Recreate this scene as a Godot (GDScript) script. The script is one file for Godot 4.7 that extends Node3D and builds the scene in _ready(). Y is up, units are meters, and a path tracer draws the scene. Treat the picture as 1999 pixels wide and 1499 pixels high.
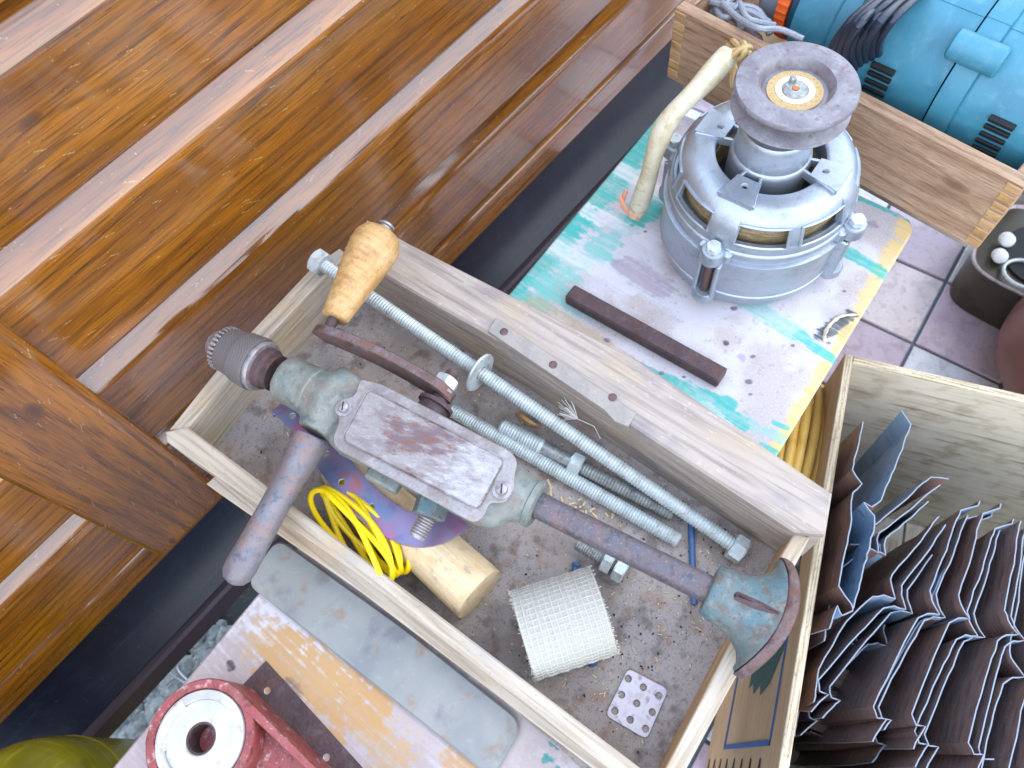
extends Node3D
# A flea-market bench: wooden drawer with an old breast drill, a bare motor, crates and a wood-effect siding wall.

const EYE := Vector3(0, 1.24, 0)
const TOP := 0.62          # bench top
const BED := 0.63          # drawer floor
var cam_basis: Basis
var names := {}
var rng := RandomNumberGenerator.new()
var layers := {}
var M := {}

# ---------------------------------------------------------------- geometry
class Geo:
	var v := PackedVector3Array()      # triangle soup, counter-clockwise seen from outside
	var uvfn: Callable
	var crease := 0.75

	func tri(a: Vector3, b: Vector3, c: Vector3) -> void:
		v.push_back(a); v.push_back(b); v.push_back(c)

	func quad(a: Vector3, b: Vector3, c: Vector3, d: Vector3) -> void:
		tri(a, b, c); tri(a, c, d)

	func fix(from: int) -> void:          # turn what was added since `from` inside out if its volume is negative
		var vol := 0.0
		var o := v[from]
		for i in range(from, v.size(), 3):
			vol += (v[i] - o).dot((v[i + 1] - o).cross(v[i + 2] - o))
		if vol < 0.0:
			for i in range(from, v.size(), 3):
				var t := v[i + 1]
				v[i + 1] = v[i + 2]
				v[i + 2] = t

	func loft(rings: Array, caps := true, closed := false) -> void:
		var from := v.size()
		var n: int = rings[0].size()
		var last := rings.size() if closed else rings.size() - 1
		for i in last:
			var A: PackedVector3Array = rings[i]
			var B: PackedVector3Array = rings[(i + 1) % rings.size()]
			for k in n:
				var q := (k + 1) % n
				quad(A[k], A[q], B[q], B[k])
		if caps and not closed:
			cap(rings[0], true)
			cap(rings[-1], false)
		fix(from)

	func cap(r: PackedVector3Array, back: bool) -> void:
		var c := Vector3.ZERO
		for p in r: c += p
		c /= r.size()
		var nrm := Vector3.ZERO
		for k in r.size(): nrm += (r[k] - c).cross(r[(k + 1) % r.size()] - c)
		if nrm.length() < 1e-12: return
		nrm = nrm.normalized()
		var ex := nrm.cross(Vector3(0.31, 0.52, 0.79)).normalized()
		var ey := nrm.cross(ex)
		var flat := PackedVector2Array()
		for p in r: flat.push_back(Vector2((p - c).dot(ex), (p - c).dot(ey)) * 1000.0)
		var idx := Geometry2D.triangulate_polygon(flat)
		if idx.is_empty():
			for k in r.size():
				if back: tri(c, r[(k + 1) % r.size()], r[k])
				else: tri(c, r[k], r[(k + 1) % r.size()])
			return
		for i in range(0, idx.size(), 3):
			var a := r[idx[i]]
			var b := r[idx[i + 1]]
			var d := r[idx[i + 2]]
			var same := (b - a).cross(d - a).dot(nrm) > 0
			if same != back: tri(a, b, d)
			else: tri(a, d, b)

	func box(xf: Transform3D, size: Vector3, bev := 0.001) -> void:
		var h := size / 2
		bev = minf(bev, minf(h.x, minf(h.y, h.z)) * 0.8)
		var rings := []
		for s in [[-h.y, bev], [-h.y + bev, 0.0], [h.y - bev, 0.0], [h.y, bev]]:
			var r := PackedVector3Array()
			var a: float = h.x - s[1]
			var b: float = h.z - s[1]
			var e := bev * 0.8
			for p in [Vector2(-a, -b + e), Vector2(-a + e, -b), Vector2(a - e, -b), Vector2(a, -b + e), Vector2(a, b - e), Vector2(a - e, b), Vector2(-a + e, b), Vector2(-a, b - e)]:
				r.push_back(xf * Vector3(p.x, s[0], p.y))
			rings.append(r)
		loft(rings)

	func prism(base: PackedVector3Array, up: Vector3, bev := 0.001) -> void:   # a polygon given as world points, raised along up, bevelled at both ends
		var n := base.size()
		var dir := up.normalized()
		var area := 0.0
		for k in n: area += dir.dot(base[k].cross(base[(k + 1) % n]))
		var sgn := signf(area)
		var rings := []
		for s in [[0.0, bev], [bev, 0.0], [up.length() - bev, 0.0], [up.length(), bev]]:
			var r := PackedVector3Array()
			for k in n:
				var e0 := (base[k] - base[(k + n - 1) % n]).normalized()
				var e1 := (base[(k + 1) % n] - base[k]).normalized()
				var n0 := dir.cross(e0) * sgn
				var n1 := dir.cross(e1) * sgn
				var m := n0 + n1
				m = m / maxf(m.dot(n1), 0.4)
				r.push_back(base[k] + m * s[1] + dir * s[0])
			rings.append(r)
		loft(rings)

	func lathe(prof: Array, segs: int, xf: Transform3D, a0 := 0.0, a1 := TAU) -> void:   # prof: closed or open list of Vector2(radius, height)
		var whole := a1 - a0 > TAU - 0.001
		var rings := []
		for i in segs + (0 if whole else 1):
			var a := a0 + (a1 - a0) * i / segs
			var r := PackedVector3Array()
			for p in prof: r.push_back(xf * Vector3(cos(a) * p.x, p.y, sin(a) * p.x))
			rings.append(r)
		loft(rings, true, whole)

	func spin(prof: Array, segs: int, xf: Transform3D) -> void:    # open profile from end to end, capped with discs
		var rings := []
		for p in prof:
			var r := PackedVector3Array()
			for i in segs:
				var a := TAU * i / segs
				r.push_back(xf * Vector3(cos(a) * p.x, p.y, sin(a) * p.x))
			rings.append(r)
		loft(rings)

	func tube(path: PackedVector3Array, rad, segs := 8, closed := false) -> void:
		var rings := []
		var n := path.size()
		var t0 := (path[1] - path[0]).normalized()
		var side := t0.cross(Vector3.UP if absf(t0.y) < 0.9 else Vector3.RIGHT).normalized()
		for i in n:
			var t: Vector3
			if closed: t = (path[(i + 1) % n] - path[(i + n - 1) % n]).normalized()
			else: t = (path[mini(i + 1, n - 1)] - path[maxi(i - 1, 0)]).normalized()
			side = (side - t * side.dot(t)).normalized()
			var up := t.cross(side)
			var rr: float = rad[i] if rad is Array or rad is PackedFloat32Array else rad
			var r := PackedVector3Array()
			for k in segs:
				var a := TAU * k / segs
				r.push_back(path[i] + (side * cos(a) + up * sin(a)) * rr)
			rings.append(r)
		loft(rings, true, closed)

	func mesh(inv: Transform3D) -> ArrayMesh:
		var n := v.size()
		var fn := PackedVector3Array(); fn.resize(n / 3)
		var at := {}
		for f in n / 3:
			var c := (v[f * 3 + 1] - v[f * 3]).cross(v[f * 3 + 2] - v[f * 3])
			fn[f] = c
			for j in 3:
				var key := Vector3i((v[f * 3 + j] * 40000.0).round())
				if at.has(key): at[key].push_back(f)
				else: at[key] = PackedInt32Array([f])
		var un := PackedVector3Array(); un.resize(n / 3)
		for f in n / 3: un[f] = fn[f].normalized()
		var pos := PackedVector3Array(); pos.resize(n)
		var nor := PackedVector3Array(); nor.resize(n)
		var uv := PackedVector2Array()
		var has_uv := uvfn.is_valid()
		if has_uv: uv.resize(n)
		for f in n / 3:
			for j in 3:
				var o: int = f * 3 + [0, 2, 1][j]
				var p := v[o]
				var s := Vector3.ZERO
				for g in at[Vector3i((p * 40000.0).round())]:
					if un[g].dot(un[f]) > crease: s += fn[g]
				pos[f * 3 + j] = inv * p
				nor[f * 3 + j] = (inv.basis * (s if s.length_squared() > 1e-24 else un[f] + Vector3(0, 1e-6, 0))).normalized()
				if has_uv: uv[f * 3 + j] = uvfn.call(p, un[f])
		var arr := []
		arr.resize(Mesh.ARRAY_MAX)
		arr[Mesh.ARRAY_VERTEX] = pos
		arr[Mesh.ARRAY_NORMAL] = nor
		if has_uv: arr[Mesh.ARRAY_TEX_UV] = uv
		var m := ArrayMesh.new()
		m.add_surface_from_arrays(Mesh.PRIMITIVE_TRIANGLES, arr)
		return m

	func nets(f: Callable, lo: Vector3, hi: Vector3, cell: float) -> void:   # surface nets of a distance field
		var N := Vector3i(((hi - lo) / cell).ceil()) + Vector3i.ONE
		var d := PackedFloat32Array(); d.resize(N.x * N.y * N.z)
		var B := 4
		for bx in range(0, N.x, B):
			for by in range(0, N.y, B):
				for bz in range(0, N.z, B):
					var mid: float = f.call(lo + Vector3(bx + 1.5, by + 1.5, bz + 1.5) * cell)
					var far := absf(mid) > cell * 5.0
					for x in range(bx, mini(bx + B, N.x)):
						for y in range(by, mini(by + B, N.y)):
							for z in range(bz, mini(bz + B, N.z)):
								d[(x * N.y + y) * N.z + z] = mid if far else f.call(lo + Vector3(x, y, z) * cell)
		var vert := {}
		var step := [Vector3i(1, 0, 0), Vector3i(0, 1, 0), Vector3i(0, 0, 1)]
		for x in N.x - 1:
			for y in N.y - 1:
				for z in N.z - 1:
					var base := (x * N.y + y) * N.z + z
					var c := [d[base], d[base + 1], d[base + N.z], d[base + N.z + 1], d[base + N.y * N.z], d[base + N.y * N.z + 1], d[base + N.y * N.z + N.z], d[base + N.y * N.z + N.z + 1]]
					var neg := 0
					for q in c: if q < 0: neg += 1
					if neg == 0 or neg == 8: continue
					var s := Vector3.ZERO
					var k := 0
					for e in [[0, 1], [2, 3], [4, 5], [6, 7], [0, 2], [1, 3], [4, 6], [5, 7], [0, 4], [1, 5], [2, 6], [3, 7]]:
						var a: float = c[e[0]]
						var b: float = c[e[1]]
						if (a < 0) != (b < 0):
							var t := a / (a - b)
							var pa := Vector3(e[0] >> 2, (e[0] >> 1) & 1, e[0] & 1)
							var pb := Vector3(e[1] >> 2, (e[1] >> 1) & 1, e[1] & 1)
							s += pa.lerp(pb, t)
							k += 1
					vert[Vector3i(x, y, z)] = lo + (Vector3(x, y, z) + s / k) * cell
		var from := v.size()
		for key in vert:
			var base: int = (key.x * N.y + key.y) * N.z + key.z
			for ax in 3:
				var st: Vector3i = step[ax]
				var o: int = base + (st.x * N.y + st.y) * N.z + st.z
				if (d[base] < 0) == (d[o] < 0): continue
				var u: Vector3i = step[(ax + 1) % 3]
				var w: Vector3i = step[(ax + 2) % 3]
				if vert.has(key - u) and vert.has(key - w) and vert.has(key - u - w):
					if d[base] < 0: quad(vert[key], vert[key - u], vert[key - u - w], vert[key - w])
					else: quad(vert[key], vert[key - w], vert[key - u - w], vert[key - u])
		fix(from)

func P(px: float, py: float, h: float) -> Vector3:      # the point at height h on a sight line
	var d := cam_basis * Vector3(px - 999.5, 749.5 - py, -1485.0)
	return EYE + d * ((h - EYE.y) / d.y)

func poly(pts: Array, h: float) -> PackedVector3Array:
	var r := PackedVector3Array()
	for p in pts: r.push_back(P(p[0], p[1], h))
	return r

func along(a: Vector3, b: Vector3) -> Transform3D:      # at a, y axis towards b
	var y := (b - a).normalized()
	var x := y.cross(Vector3.UP)
	x = (Vector3.RIGHT if x.length() < 0.01 else x).normalized()
	return Transform3D(Basis(x, y, x.cross(y)), a)

func curve(pts: Array, n: int) -> PackedVector3Array:   # Catmull-Rom through points
	var out := PackedVector3Array()
	for i in n + 1:
		var t := float(i) / n * (pts.size() - 1)
		var k := mini(int(t), pts.size() - 2)
		var a: Vector3 = pts[maxi(k - 1, 0)]
		var b: Vector3 = pts[k]
		var c: Vector3 = pts[k + 1]
		var e: Vector3 = pts[mini(k + 2, pts.size() - 1)]
		out.push_back(b.cubic_interpolate(c, a, e, t - k))
	return out

# ---------------------------------------------------------------- scene tree
func numbered(called: String) -> String:
	var n: int = names.get(called, 0)
	names[called] = n + 1
	return called if n == 0 else "%s_%03d" % [called, n]

func thing(called: String, label: String, category: String, at: Vector3, x_dir := Vector3.RIGHT, group := "") -> Node3D:
	var o := Node3D.new()
	o.name = numbered(called)
	add_child(o)
	var x := Vector3(x_dir.x, 0, x_dir.z).normalized()
	o.transform = Transform3D(Basis(x, Vector3.UP, x.cross(Vector3.UP)), at)
	o.set_meta("label", label)
	o.set_meta("category", category)
	if group: o.set_meta("group", group)
	return o

func to_world(n: Node) -> Transform3D:
	var t := Transform3D.IDENTITY
	while n != self:
		t = n.transform * t
		n = n.get_parent()
	return t

func obj(called: String, g: Geo, mat: Material, parent: Node, label := "", turned := false) -> MeshInstance3D:
	var o := MeshInstance3D.new()
	o.name = called
	if turned: o.rotation.y = PI / 2      # grain runs across the thing
	o.mesh = g.mesh((to_world(parent) * o.transform).affine_inverse())
	o.material_override = mat
	parent.add_child(o, true)
	if label: o.set_meta("label", label)
	return o

func one(called: String, g: Geo, mat: Material, label: String, category: String, at: Vector3, x_dir := Vector3.RIGHT, group := "") -> MeshInstance3D:
	var o := MeshInstance3D.new()
	o.name = numbered(called)
	add_child(o)
	var x := Vector3(x_dir.x, 0, x_dir.z).normalized()
	o.transform = Transform3D(Basis(x, Vector3.UP, x.cross(Vector3.UP)), at)
	o.mesh = g.mesh(o.transform.affine_inverse())
	o.material_override = mat
	o.set_meta("label", label)
	o.set_meta("category", category)
	if group: o.set_meta("group", group)
	return o

func structure(o: Node) -> Node:
	o.set_meta("kind", "structure")
	o.remove_meta("category")
	return o

# ---------------------------------------------------------------- textures
const S := 512
func layer(sd: int, freq: float, oct := 4, stretch := Vector2.ONE, kind := FastNoiseLite.TYPE_SIMPLEX_SMOOTH) -> PackedByteArray:
	var key := [sd, freq, oct, stretch, kind]
	if not layers.has(key):
		var n := FastNoiseLite.new()
		n.seed = sd
		n.frequency = freq
		n.noise_type = kind
		n.fractal_octaves = oct
		n.fractal_gain = 0.55
		if kind == FastNoiseLite.TYPE_CELLULAR: n.fractal_type = FastNoiseLite.FRACTAL_NONE
		var im := n.get_seamless_image(int(S / stretch.x), int(S / stretch.y), false, false, 0.15, true)
		im.resize(S, S, Image.INTERPOLATE_CUBIC)
		im.convert(Image.FORMAT_L8)
		layers[key] = im.get_data()
	return layers[key]

func lut(lo: float, hi: float, amount: float) -> PackedFloat32Array:
	var l := PackedFloat32Array()
	l.resize(256)
	for i in 256: l[i] = smoothstep(lo - 0.06, hi + 0.10, i / 255.0) * amount
	return l

# steps: [layer, low, high, colour(0..255 sRGB as Vector3), amount]
func paint(base: Vector3, steps: Array) -> ImageTexture:
	var n := S * S
	var r := PackedFloat32Array(); r.resize(n); r.fill(base.x)
	var g := PackedFloat32Array(); g.resize(n); g.fill(base.y)
	var b := PackedFloat32Array(); b.resize(n); b.fill(base.z)
	for s in steps:
		var L: PackedByteArray = s[0]
		var T := lut(s[1], s[2], s[4])
		var c: Vector3 = s[3]
		var cr := c.x
		var cg := c.y
		var cb := c.z
		for i in n:
			var t := T[L[i]]
			if t > 0.004:
				r[i] += (cr - r[i]) * t
				g[i] += (cg - g[i]) * t
				b[i] += (cb - b[i]) * t
	var out := PackedByteArray(); out.resize(n * 3)
	for i in n:
		out[i * 3] = int(r[i]); out[i * 3 + 1] = int(g[i]); out[i * 3 + 2] = int(b[i])
	var im := Image.create_from_data(S, S, false, Image.FORMAT_RGB8, out)
	im.generate_mipmaps()
	return ImageTexture.create_from_image(im)

func grey_tex(L: PackedByteArray) -> ImageTexture:
	return ImageTexture.create_from_image(Image.create_from_data(S, S, false, Image.FORMAT_L8, L))

# flat-sawn wood: rings bent round knots, grain along u
func wood(w: int, h: int, sd: int, light: Vector3, mid: Vector3, dark: Vector3, rings: float, knots: Array, wander := 0.05, specks := 0) -> ImageTexture:
	var nz := FastNoiseLite.new(); nz.seed = sd; nz.frequency = 1.0; nz.fractal_octaves = 3
	var fine := FastNoiseLite.new(); fine.seed = sd + 7; fine.frequency = 1.0; fine.fractal_octaves = 2
	var out := PackedByteArray(); out.resize(w * h * 3)
	var asp := float(w) / h
	for y in h:
		var v := float(y) / h
		for x in w:
			var u := float(x) / w
			var e := 1.0
			var q := v + e * (nz.get_noise_2d(u * 2.2, v * 1.6) * wander)
			var kd := 0.0
			for k in knots:
				var dx: float = (u - k.x) * asp
				var dy: float = v - k.y
				var rr: float = dx * dx * 0.22 + dy * dy
				var g: float = exp(-rr / (k.z * k.z))
				q += signf(dy + 0.0001) * k.z * 0.9 * g * (1.0 - exp(-absf(dy) * 60.0))
				var inner: float = sqrt(dx * dx * 0.5 + dy * dy) / (k.z * 0.33)
				if inner < 1.0: kd = maxf(kd, 1.0 - inner * inner * 0.6)
			var s := sin(q * rings * TAU + nz.get_noise_2d(u * 4.0, v * 12.0) * 1.0)
			var s2 := fine.get_noise_2d(u * 16.0 * e, v * 190.0)
			var patch := nz.get_noise_2d(u * 3.0 + 50.0, v * 3.0) * e
			var t := clampf(0.45 + 0.9 * patch + 0.12 * s2, 0, 1)
			var c := light.lerp(mid, t)
			var line := smoothstep(0.35, 1.0, s) * (0.55 + 0.45 * fine.get_noise_2d(u * 6.0 * e, v * 9.0))
			line = clampf(line * 0.5 + maxf(s2 - 0.05, 0.0) * 0.9, 0, 1)
			c = c.lerp(dark, clampf(maxf(line, kd * 0.75), 0, 1))
			var i := (y * w + x) * 3
			out[i] = int(clampf(c.x, 0, 255)); out[i + 1] = int(clampf(c.y, 0, 255)); out[i + 2] = int(clampf(c.z, 0, 255))
	var im := Image.create_from_data(w, h, false, Image.FORMAT_RGB8, out)
	for k in specks:      # dust, nicks and short scratches
		var x := rng.randi_range(2, w - 12)
		var y := rng.randi_range(2, h - 4)
		var pale := Color8(206, 190, 170) if k % 3 else Color8(40, 22, 12)
		for j in (rng.randi_range(2, 9) if k % 5 == 0 else 1):
			var yy := mini(y + int(j * 0.35 * (k % 3)), h - 1)
			im.set_pixel(x + j, yy, im.get_pixel(x + j, yy).lerp(pale, rng.randf_range(0.25, 0.8)))
	im.generate_mipmaps()
	return ImageTexture.create_from_image(im)

func mat(tex, rough := 0.6, metal := 0.0, scale := Vector3(3, 3, 3), bump: Texture2D = null, bump_cm := 0.03, uv := false) -> StandardMaterial3D:
	var m := StandardMaterial3D.new()
	if tex is Texture2D: m.albedo_texture = tex
	else: m.albedo_color = Color8(int(tex.x), int(tex.y), int(tex.z))
	m.roughness = rough
	m.metallic = metal
	if not uv:
		m.uv1_triplanar = true
		m.uv1_triplanar_sharpness = 4.0
		m.uv1_scale = scale
	if bump:
		m.heightmap_enabled = true
		m.heightmap_texture = bump
		m.heightmap_scale = bump_cm
	return m

func V(r: float, g: float, b: float) -> Vector3: return Vector3(r, g, b)

func make_materials() -> void:
	var big := layer(1, 0.006)
	var big2 := layer(2, 0.007)
	var mid := layer(3, 0.018)
	var mid2 := layer(4, 0.02)
	var fine := layer(5, 0.07, 3)
	var fine2 := layer(6, 0.09, 3)
	var grit := layer(7, 0.25, 2)
	var grain := layer(8, 0.09, 3, Vector2(16, 1))
	var grain2 := layer(9, 0.05, 4, Vector2(8, 1))
	var brush := layer(10, 0.12, 3, Vector2(32, 1))
	var tfine := grey_tex(fine)
	var tgrit := grey_tex(grit)
	var tgrain := grey_tex(grain)
	var tmid := grey_tex(mid)
	M.bump_fine = tfine
	# timber of the drawer: grey, weathered, worn pale at edges
	M.old_wood = mat(paint(V(172, 160, 148), [[grain2, 0.4, 0.8, V(126, 112, 104), 0.6], [big, 0.5, 0.8, V(176, 156, 130), 0.5], [grain, 0.6, 0.9, V(104, 90, 84), 0.45], [big2, 0.6, 0.85, V(120, 112, 122), 0.5], [fine, 0.72, 0.85, V(210, 200, 185), 0.5]]), 0.75, 0, Vector3(2.5, 5, 5), tgrain, 0.04)
	M.pale_wood = mat(paint(V(188, 176, 158), [[grain2, 0.4, 0.8, V(146, 130, 112), 0.6], [big, 0.5, 0.8, V(178, 152, 116), 0.5], [grain, 0.6, 0.85, V(120, 104, 86), 0.45], [big2, 0.62, 0.85, V(150, 145, 150), 0.4], [fine2, 0.75, 0.9, V(95, 80, 66), 0.3]]), 0.75, 0, Vector3(2.5, 5, 5), tgrain, 0.03)
	M.tan_wood = mat(paint(V(190, 150, 104), [[grain2, 0.4, 0.8, V(150, 112, 72), 0.6], [big, 0.5, 0.8, V(206, 180, 140), 0.5], [grain, 0.6, 0.85, V(105, 76, 48), 0.5]]), 0.7, 0, Vector3(2.5, 5, 5), tgrain, 0.03)
	M.drawer_floor = mat(paint(V(158, 148, 142), [[big, 0.4, 0.75, V(132, 121, 113), 0.7], [big2, 0.5, 0.8, V(158, 148, 142), 0.5], [mid, 0.6, 0.8, V(82, 72, 64), 0.5], [fine, 0.65, 0.82, V(84, 76, 72), 0.45], [fine2, 0.7, 0.86, V(168, 156, 142), 0.5], [mid2, 0.66, 0.8, V(140, 104, 84), 0.45], [grit, 0.74, 0.85, V(40, 36, 36), 0.6]]), 0.85, 0, Vector3(4, 4, 4), tgrit, 0.04)
	# siding: varnish-bright wood print on steel
	M.siding = []
	for k in 3:
		var kn: Array = [[Vector3(0.22, 0.62, 0.10), Vector3(0.8, 0.35, 0.07)], [Vector3(0.45, 0.5, 0.13), Vector3(0.15, 0.25, 0.06)], [Vector3(0.62, 0.55, 0.1), Vector3(0.3, 0.7, 0.05)]][k]
		var m := mat(wood(1024, 224, 31 + k * 5, V(156, 96, 20), V(116, 68, 18), V(66, 36, 13), [13.0, 9.0, 11.0][k], kn, 0.05, 900), 0.16, 0, Vector3.ONE, null, 0, true)
		m.metallic_specular = 0.71
		m.clearcoat_enabled = true
		m.clearcoat = 1.0
		m.clearcoat_roughness = 0.08
		m.heightmap_enabled = true
		m.heightmap_texture = tgrain
		m.heightmap_scale = 0.012
		M.siding.append(m)
	M.pine = mat(wood(512, 256, 77, V(184, 154, 126), V(160, 126, 98), V(108, 78, 56), 9.0, [Vector3(0.35, 0.5, 0.15), Vector3(0.8, 0.3, 0.1)]), 0.65, 0, Vector3(2.6, 9, 9), tgrain, 0.03)
	M.ply = mat(paint(V(208, 198, 176), [[grain2, 0.45, 0.8, V(176, 162, 138), 0.5], [mid, 0.55, 0.8, V(150, 134, 108), 0.5], [grain, 0.72, 0.84, V(84, 74, 64), 0.5], [big, 0.55, 0.8, V(222, 214, 198), 0.5]]), 0.8, 0, Vector3(2.2, 2.6, 2.6), tgrain, 0.02)
	M.ply_edge = mat(paint(V(214, 200, 172), [[grain, 0.45, 0.7, V(150, 128, 98), 0.7], [fine, 0.6, 0.8, V(120, 98, 74), 0.5]]), 0.8, 0, Vector3(4, 8, 8), tgrain, 0.03)
	M.ply_face = mat(paint(V(196, 166, 128), [[grain2, 0.4, 0.8, V(168, 138, 102), 0.6], [big, 0.5, 0.8, V(206, 180, 146), 0.4]]), 0.75, 0, Vector3(3, 3, 3), tgrain, 0.02)
	# metals
	M.alu = mat(paint(V(176, 184, 194), [[big, 0.40, 0.85, V(158, 168, 180), 0.5], [mid, 0.5, 0.9, V(192, 198, 206), 0.35], [fine, 0.66, 0.84, V(140, 146, 154), 0.25], [mid2, 0.66, 0.9, V(134, 142, 152), 0.45], [grit, 0.72, 0.88, V(110, 112, 116), 0.4]]), 0.46, 0.8, Vector3(6, 6, 6), tfine, 0.012)
	M.zinc = mat(paint(V(198, 208, 208), [[mid, 0.45, 0.8, V(172, 184, 184), 0.7], [fine, 0.62, 0.84, V(140, 146, 142), 0.5], [big, 0.6, 0.8, V(170, 166, 158), 0.5], [mid2, 0.66, 0.84, V(146, 118, 94), 0.5]]), 0.45, 0.35, Vector3(8, 8, 8))
	M.zinc_dull = mat(paint(V(150, 154, 150), [[mid, 0.45, 0.75, V(112, 108, 106), 0.7], [fine, 0.55, 0.8, V(196, 202, 202), 0.6]]), 0.5, 0.5, Vector3(8, 8, 8))
	M.rust = mat(paint(V(104, 84, 82), [[big, 0.45, 0.75, V(82, 60, 54), 0.7], [mid, 0.55, 0.78, V(126, 78, 58), 0.55], [mid2, 0.6, 0.8, V(118, 112, 118), 0.6], [fine, 0.66, 0.84, V(58, 42, 42), 0.6], [grit, 0.76, 0.88, V(170, 160, 158), 0.5]]), 0.55, 0.35, Vector3(8, 8, 8), tfine, 0.03)
	M.dark_rust = mat(paint(V(84, 66, 68), [[big, 0.45, 0.75, V(64, 48, 50), 0.7], [mid, 0.6, 0.8, V(112, 70, 54), 0.5], [mid2, 0.62, 0.8, V(104, 96, 104), 0.5], [fine, 0.7, 0.86, V(44, 34, 36), 0.6]]), 0.6, 0.2, Vector3(7, 7, 7), tfine, 0.03)
	M.casting = mat(paint(V(128, 133, 127), [[big, 0.45, 0.75, V(108, 120, 116), 0.7], [mid, 0.55, 0.8, V(150, 150, 142), 0.6], [mid2, 0.6, 0.8, V(92, 96, 92), 0.6], [big2, 0.55, 0.8, V(128, 112, 100), 0.65], [fine, 0.7, 0.86, V(176, 182, 174), 0.5]]), 0.6, 0.25, Vector3(8, 8, 8), tgrit, 0.03)
	M.blue_casting = mat(paint(V(104, 116, 116), [[big, 0.4, 0.7, V(86, 120, 128), 0.8], [mid, 0.52, 0.75, V(104, 86, 76), 0.75], [mid2, 0.6, 0.8, V(146, 142, 134), 0.6], [fine, 0.68, 0.84, V(66, 58, 56), 0.6]]), 0.55, 0.25, Vector3(9, 9, 9), tgrit, 0.03)
	M.rod_paint = mat(paint(V(98, 88, 92), [[mid, 0.5, 0.8, V(86, 94, 112), 0.6], [big, 0.5, 0.75, V(128, 96, 90), 0.6], [mid2, 0.62, 0.78, V(60, 64, 76), 0.6], [fine, 0.68, 0.84, V(160, 152, 154), 0.6], [fine2, 0.74, 0.86, V(70, 110, 106), 0.6]]), 0.45, 0.3, Vector3(9, 9, 9), tfine, 0.03)
	M.handle_paint = mat(paint(V(116, 109, 112), [[big, 0.45, 0.7, V(134, 128, 130), 0.6], [mid, 0.56, 0.8, V(100, 118, 138), 0.6], [mid2, 0.66, 0.8, V(72, 82, 94), 0.6], [big2, 0.55, 0.78, V(146, 110, 100), 0.6], [fine, 0.72, 0.86, V(72, 60, 64), 0.5]]), 0.5, 0.2, Vector3(9, 9, 9), tfine, 0.02)
	M.cover = mat(paint(V(154, 149, 147), [[big, 0.40, 0.75, V(132, 121, 120), 0.8], [mid, 0.56, 0.78, V(178, 174, 175), 0.5], [fine, 0.6, 0.82, V(120, 108, 112), 0.5], [grit, 0.68, 0.84, V(196, 194, 196), 0.5], [mid2, 0.66, 0.8, V(140, 118, 108), 0.5]]), 0.5, 0.45, Vector3(7, 7, 7), tfine, 0.02)
	M.steel = mat(paint(V(168, 162, 164), [[mid, 0.45, 0.75, V(120, 112, 112), 0.7], [fine, 0.6, 0.82, V(178, 176, 178), 0.6], [big2, 0.6, 0.8, V(128, 106, 92), 0.5]]), 0.42, 0.6, Vector3(8, 8, 8), tfine, 0.02)
	M.lock = mat(paint(V(160, 151, 143), [[big, 0.45, 0.75, V(144, 140, 134), 0.7], [mid, 0.55, 0.8, V(166, 156, 148), 0.6], [fine, 0.66, 0.84, V(120, 110, 104), 0.5]]), 0.65, 0.15, Vector3(8, 8, 8))
	M.thin_plate = mat(paint(V(186, 178, 182), [[mid, 0.5, 0.8, V(164, 152, 156), 0.6], [fine, 0.66, 0.84, V(204, 198, 202), 0.5], [mid2, 0.7, 0.84, V(110, 96, 96), 0.6]]), 0.45, 0.3, Vector3(10, 10, 10))
	M.heat = mat(paint(V(138, 124, 154), [[big, 0.5, 0.72, V(104, 122, 154), 0.8], [big2, 0.52, 0.7, V(166, 92, 124), 0.85], [mid, 0.66, 0.8, V(178, 98, 88), 0.6], [mid2, 0.66, 0.8, V(98, 104, 140), 0.6]]), 0.35, 0.5, Vector3(4, 4, 4))
	M.plate_grey = mat(paint(V(146, 149, 145), [[big, 0.45, 0.75, V(124, 130, 132), 0.7], [big2, 0.55, 0.8, V(160, 156, 152), 0.6], [mid, 0.66, 0.82, V(110, 108, 116), 0.5], [mid2, 0.72, 0.84, V(150, 116, 92), 0.6], [fine, 0.7, 0.86, V(166, 170, 170), 0.4]]), 0.6, 0.25, Vector3(3, 3, 3), tgrit, 0.01)
	M.pulley = mat(paint(V(132, 129, 134), [[big, 0.45, 0.75, V(112, 106, 112), 0.7], [mid, 0.6, 0.82, V(156, 154, 160), 0.5], [fine, 0.68, 0.84, V(92, 84, 92), 0.5], [mid2, 0.7, 0.84, V(104, 80, 84), 0.6]]), 0.5, 0.3, Vector3(8, 8, 8), tfine, 0.02)
	M.red_paint = mat(paint(V(150, 74, 72), [[big, 0.5, 0.8, V(122, 58, 58), 0.6], [big2, 0.5, 0.85, V(150, 110, 100), 0.5], [mid, 0.7, 0.8, V(196, 176, 176), 0.7], [fine, 0.72, 0.82, V(200, 186, 184), 0.6], [mid2, 0.66, 0.8, V(92, 50, 48), 0.6]]), 0.45, 0.1, Vector3(9, 9, 9), tfine, 0.01)
	var cim: Image = M.cover.albedo_texture.get_image().duplicate()
	cim.clear_mipmaps()
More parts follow.
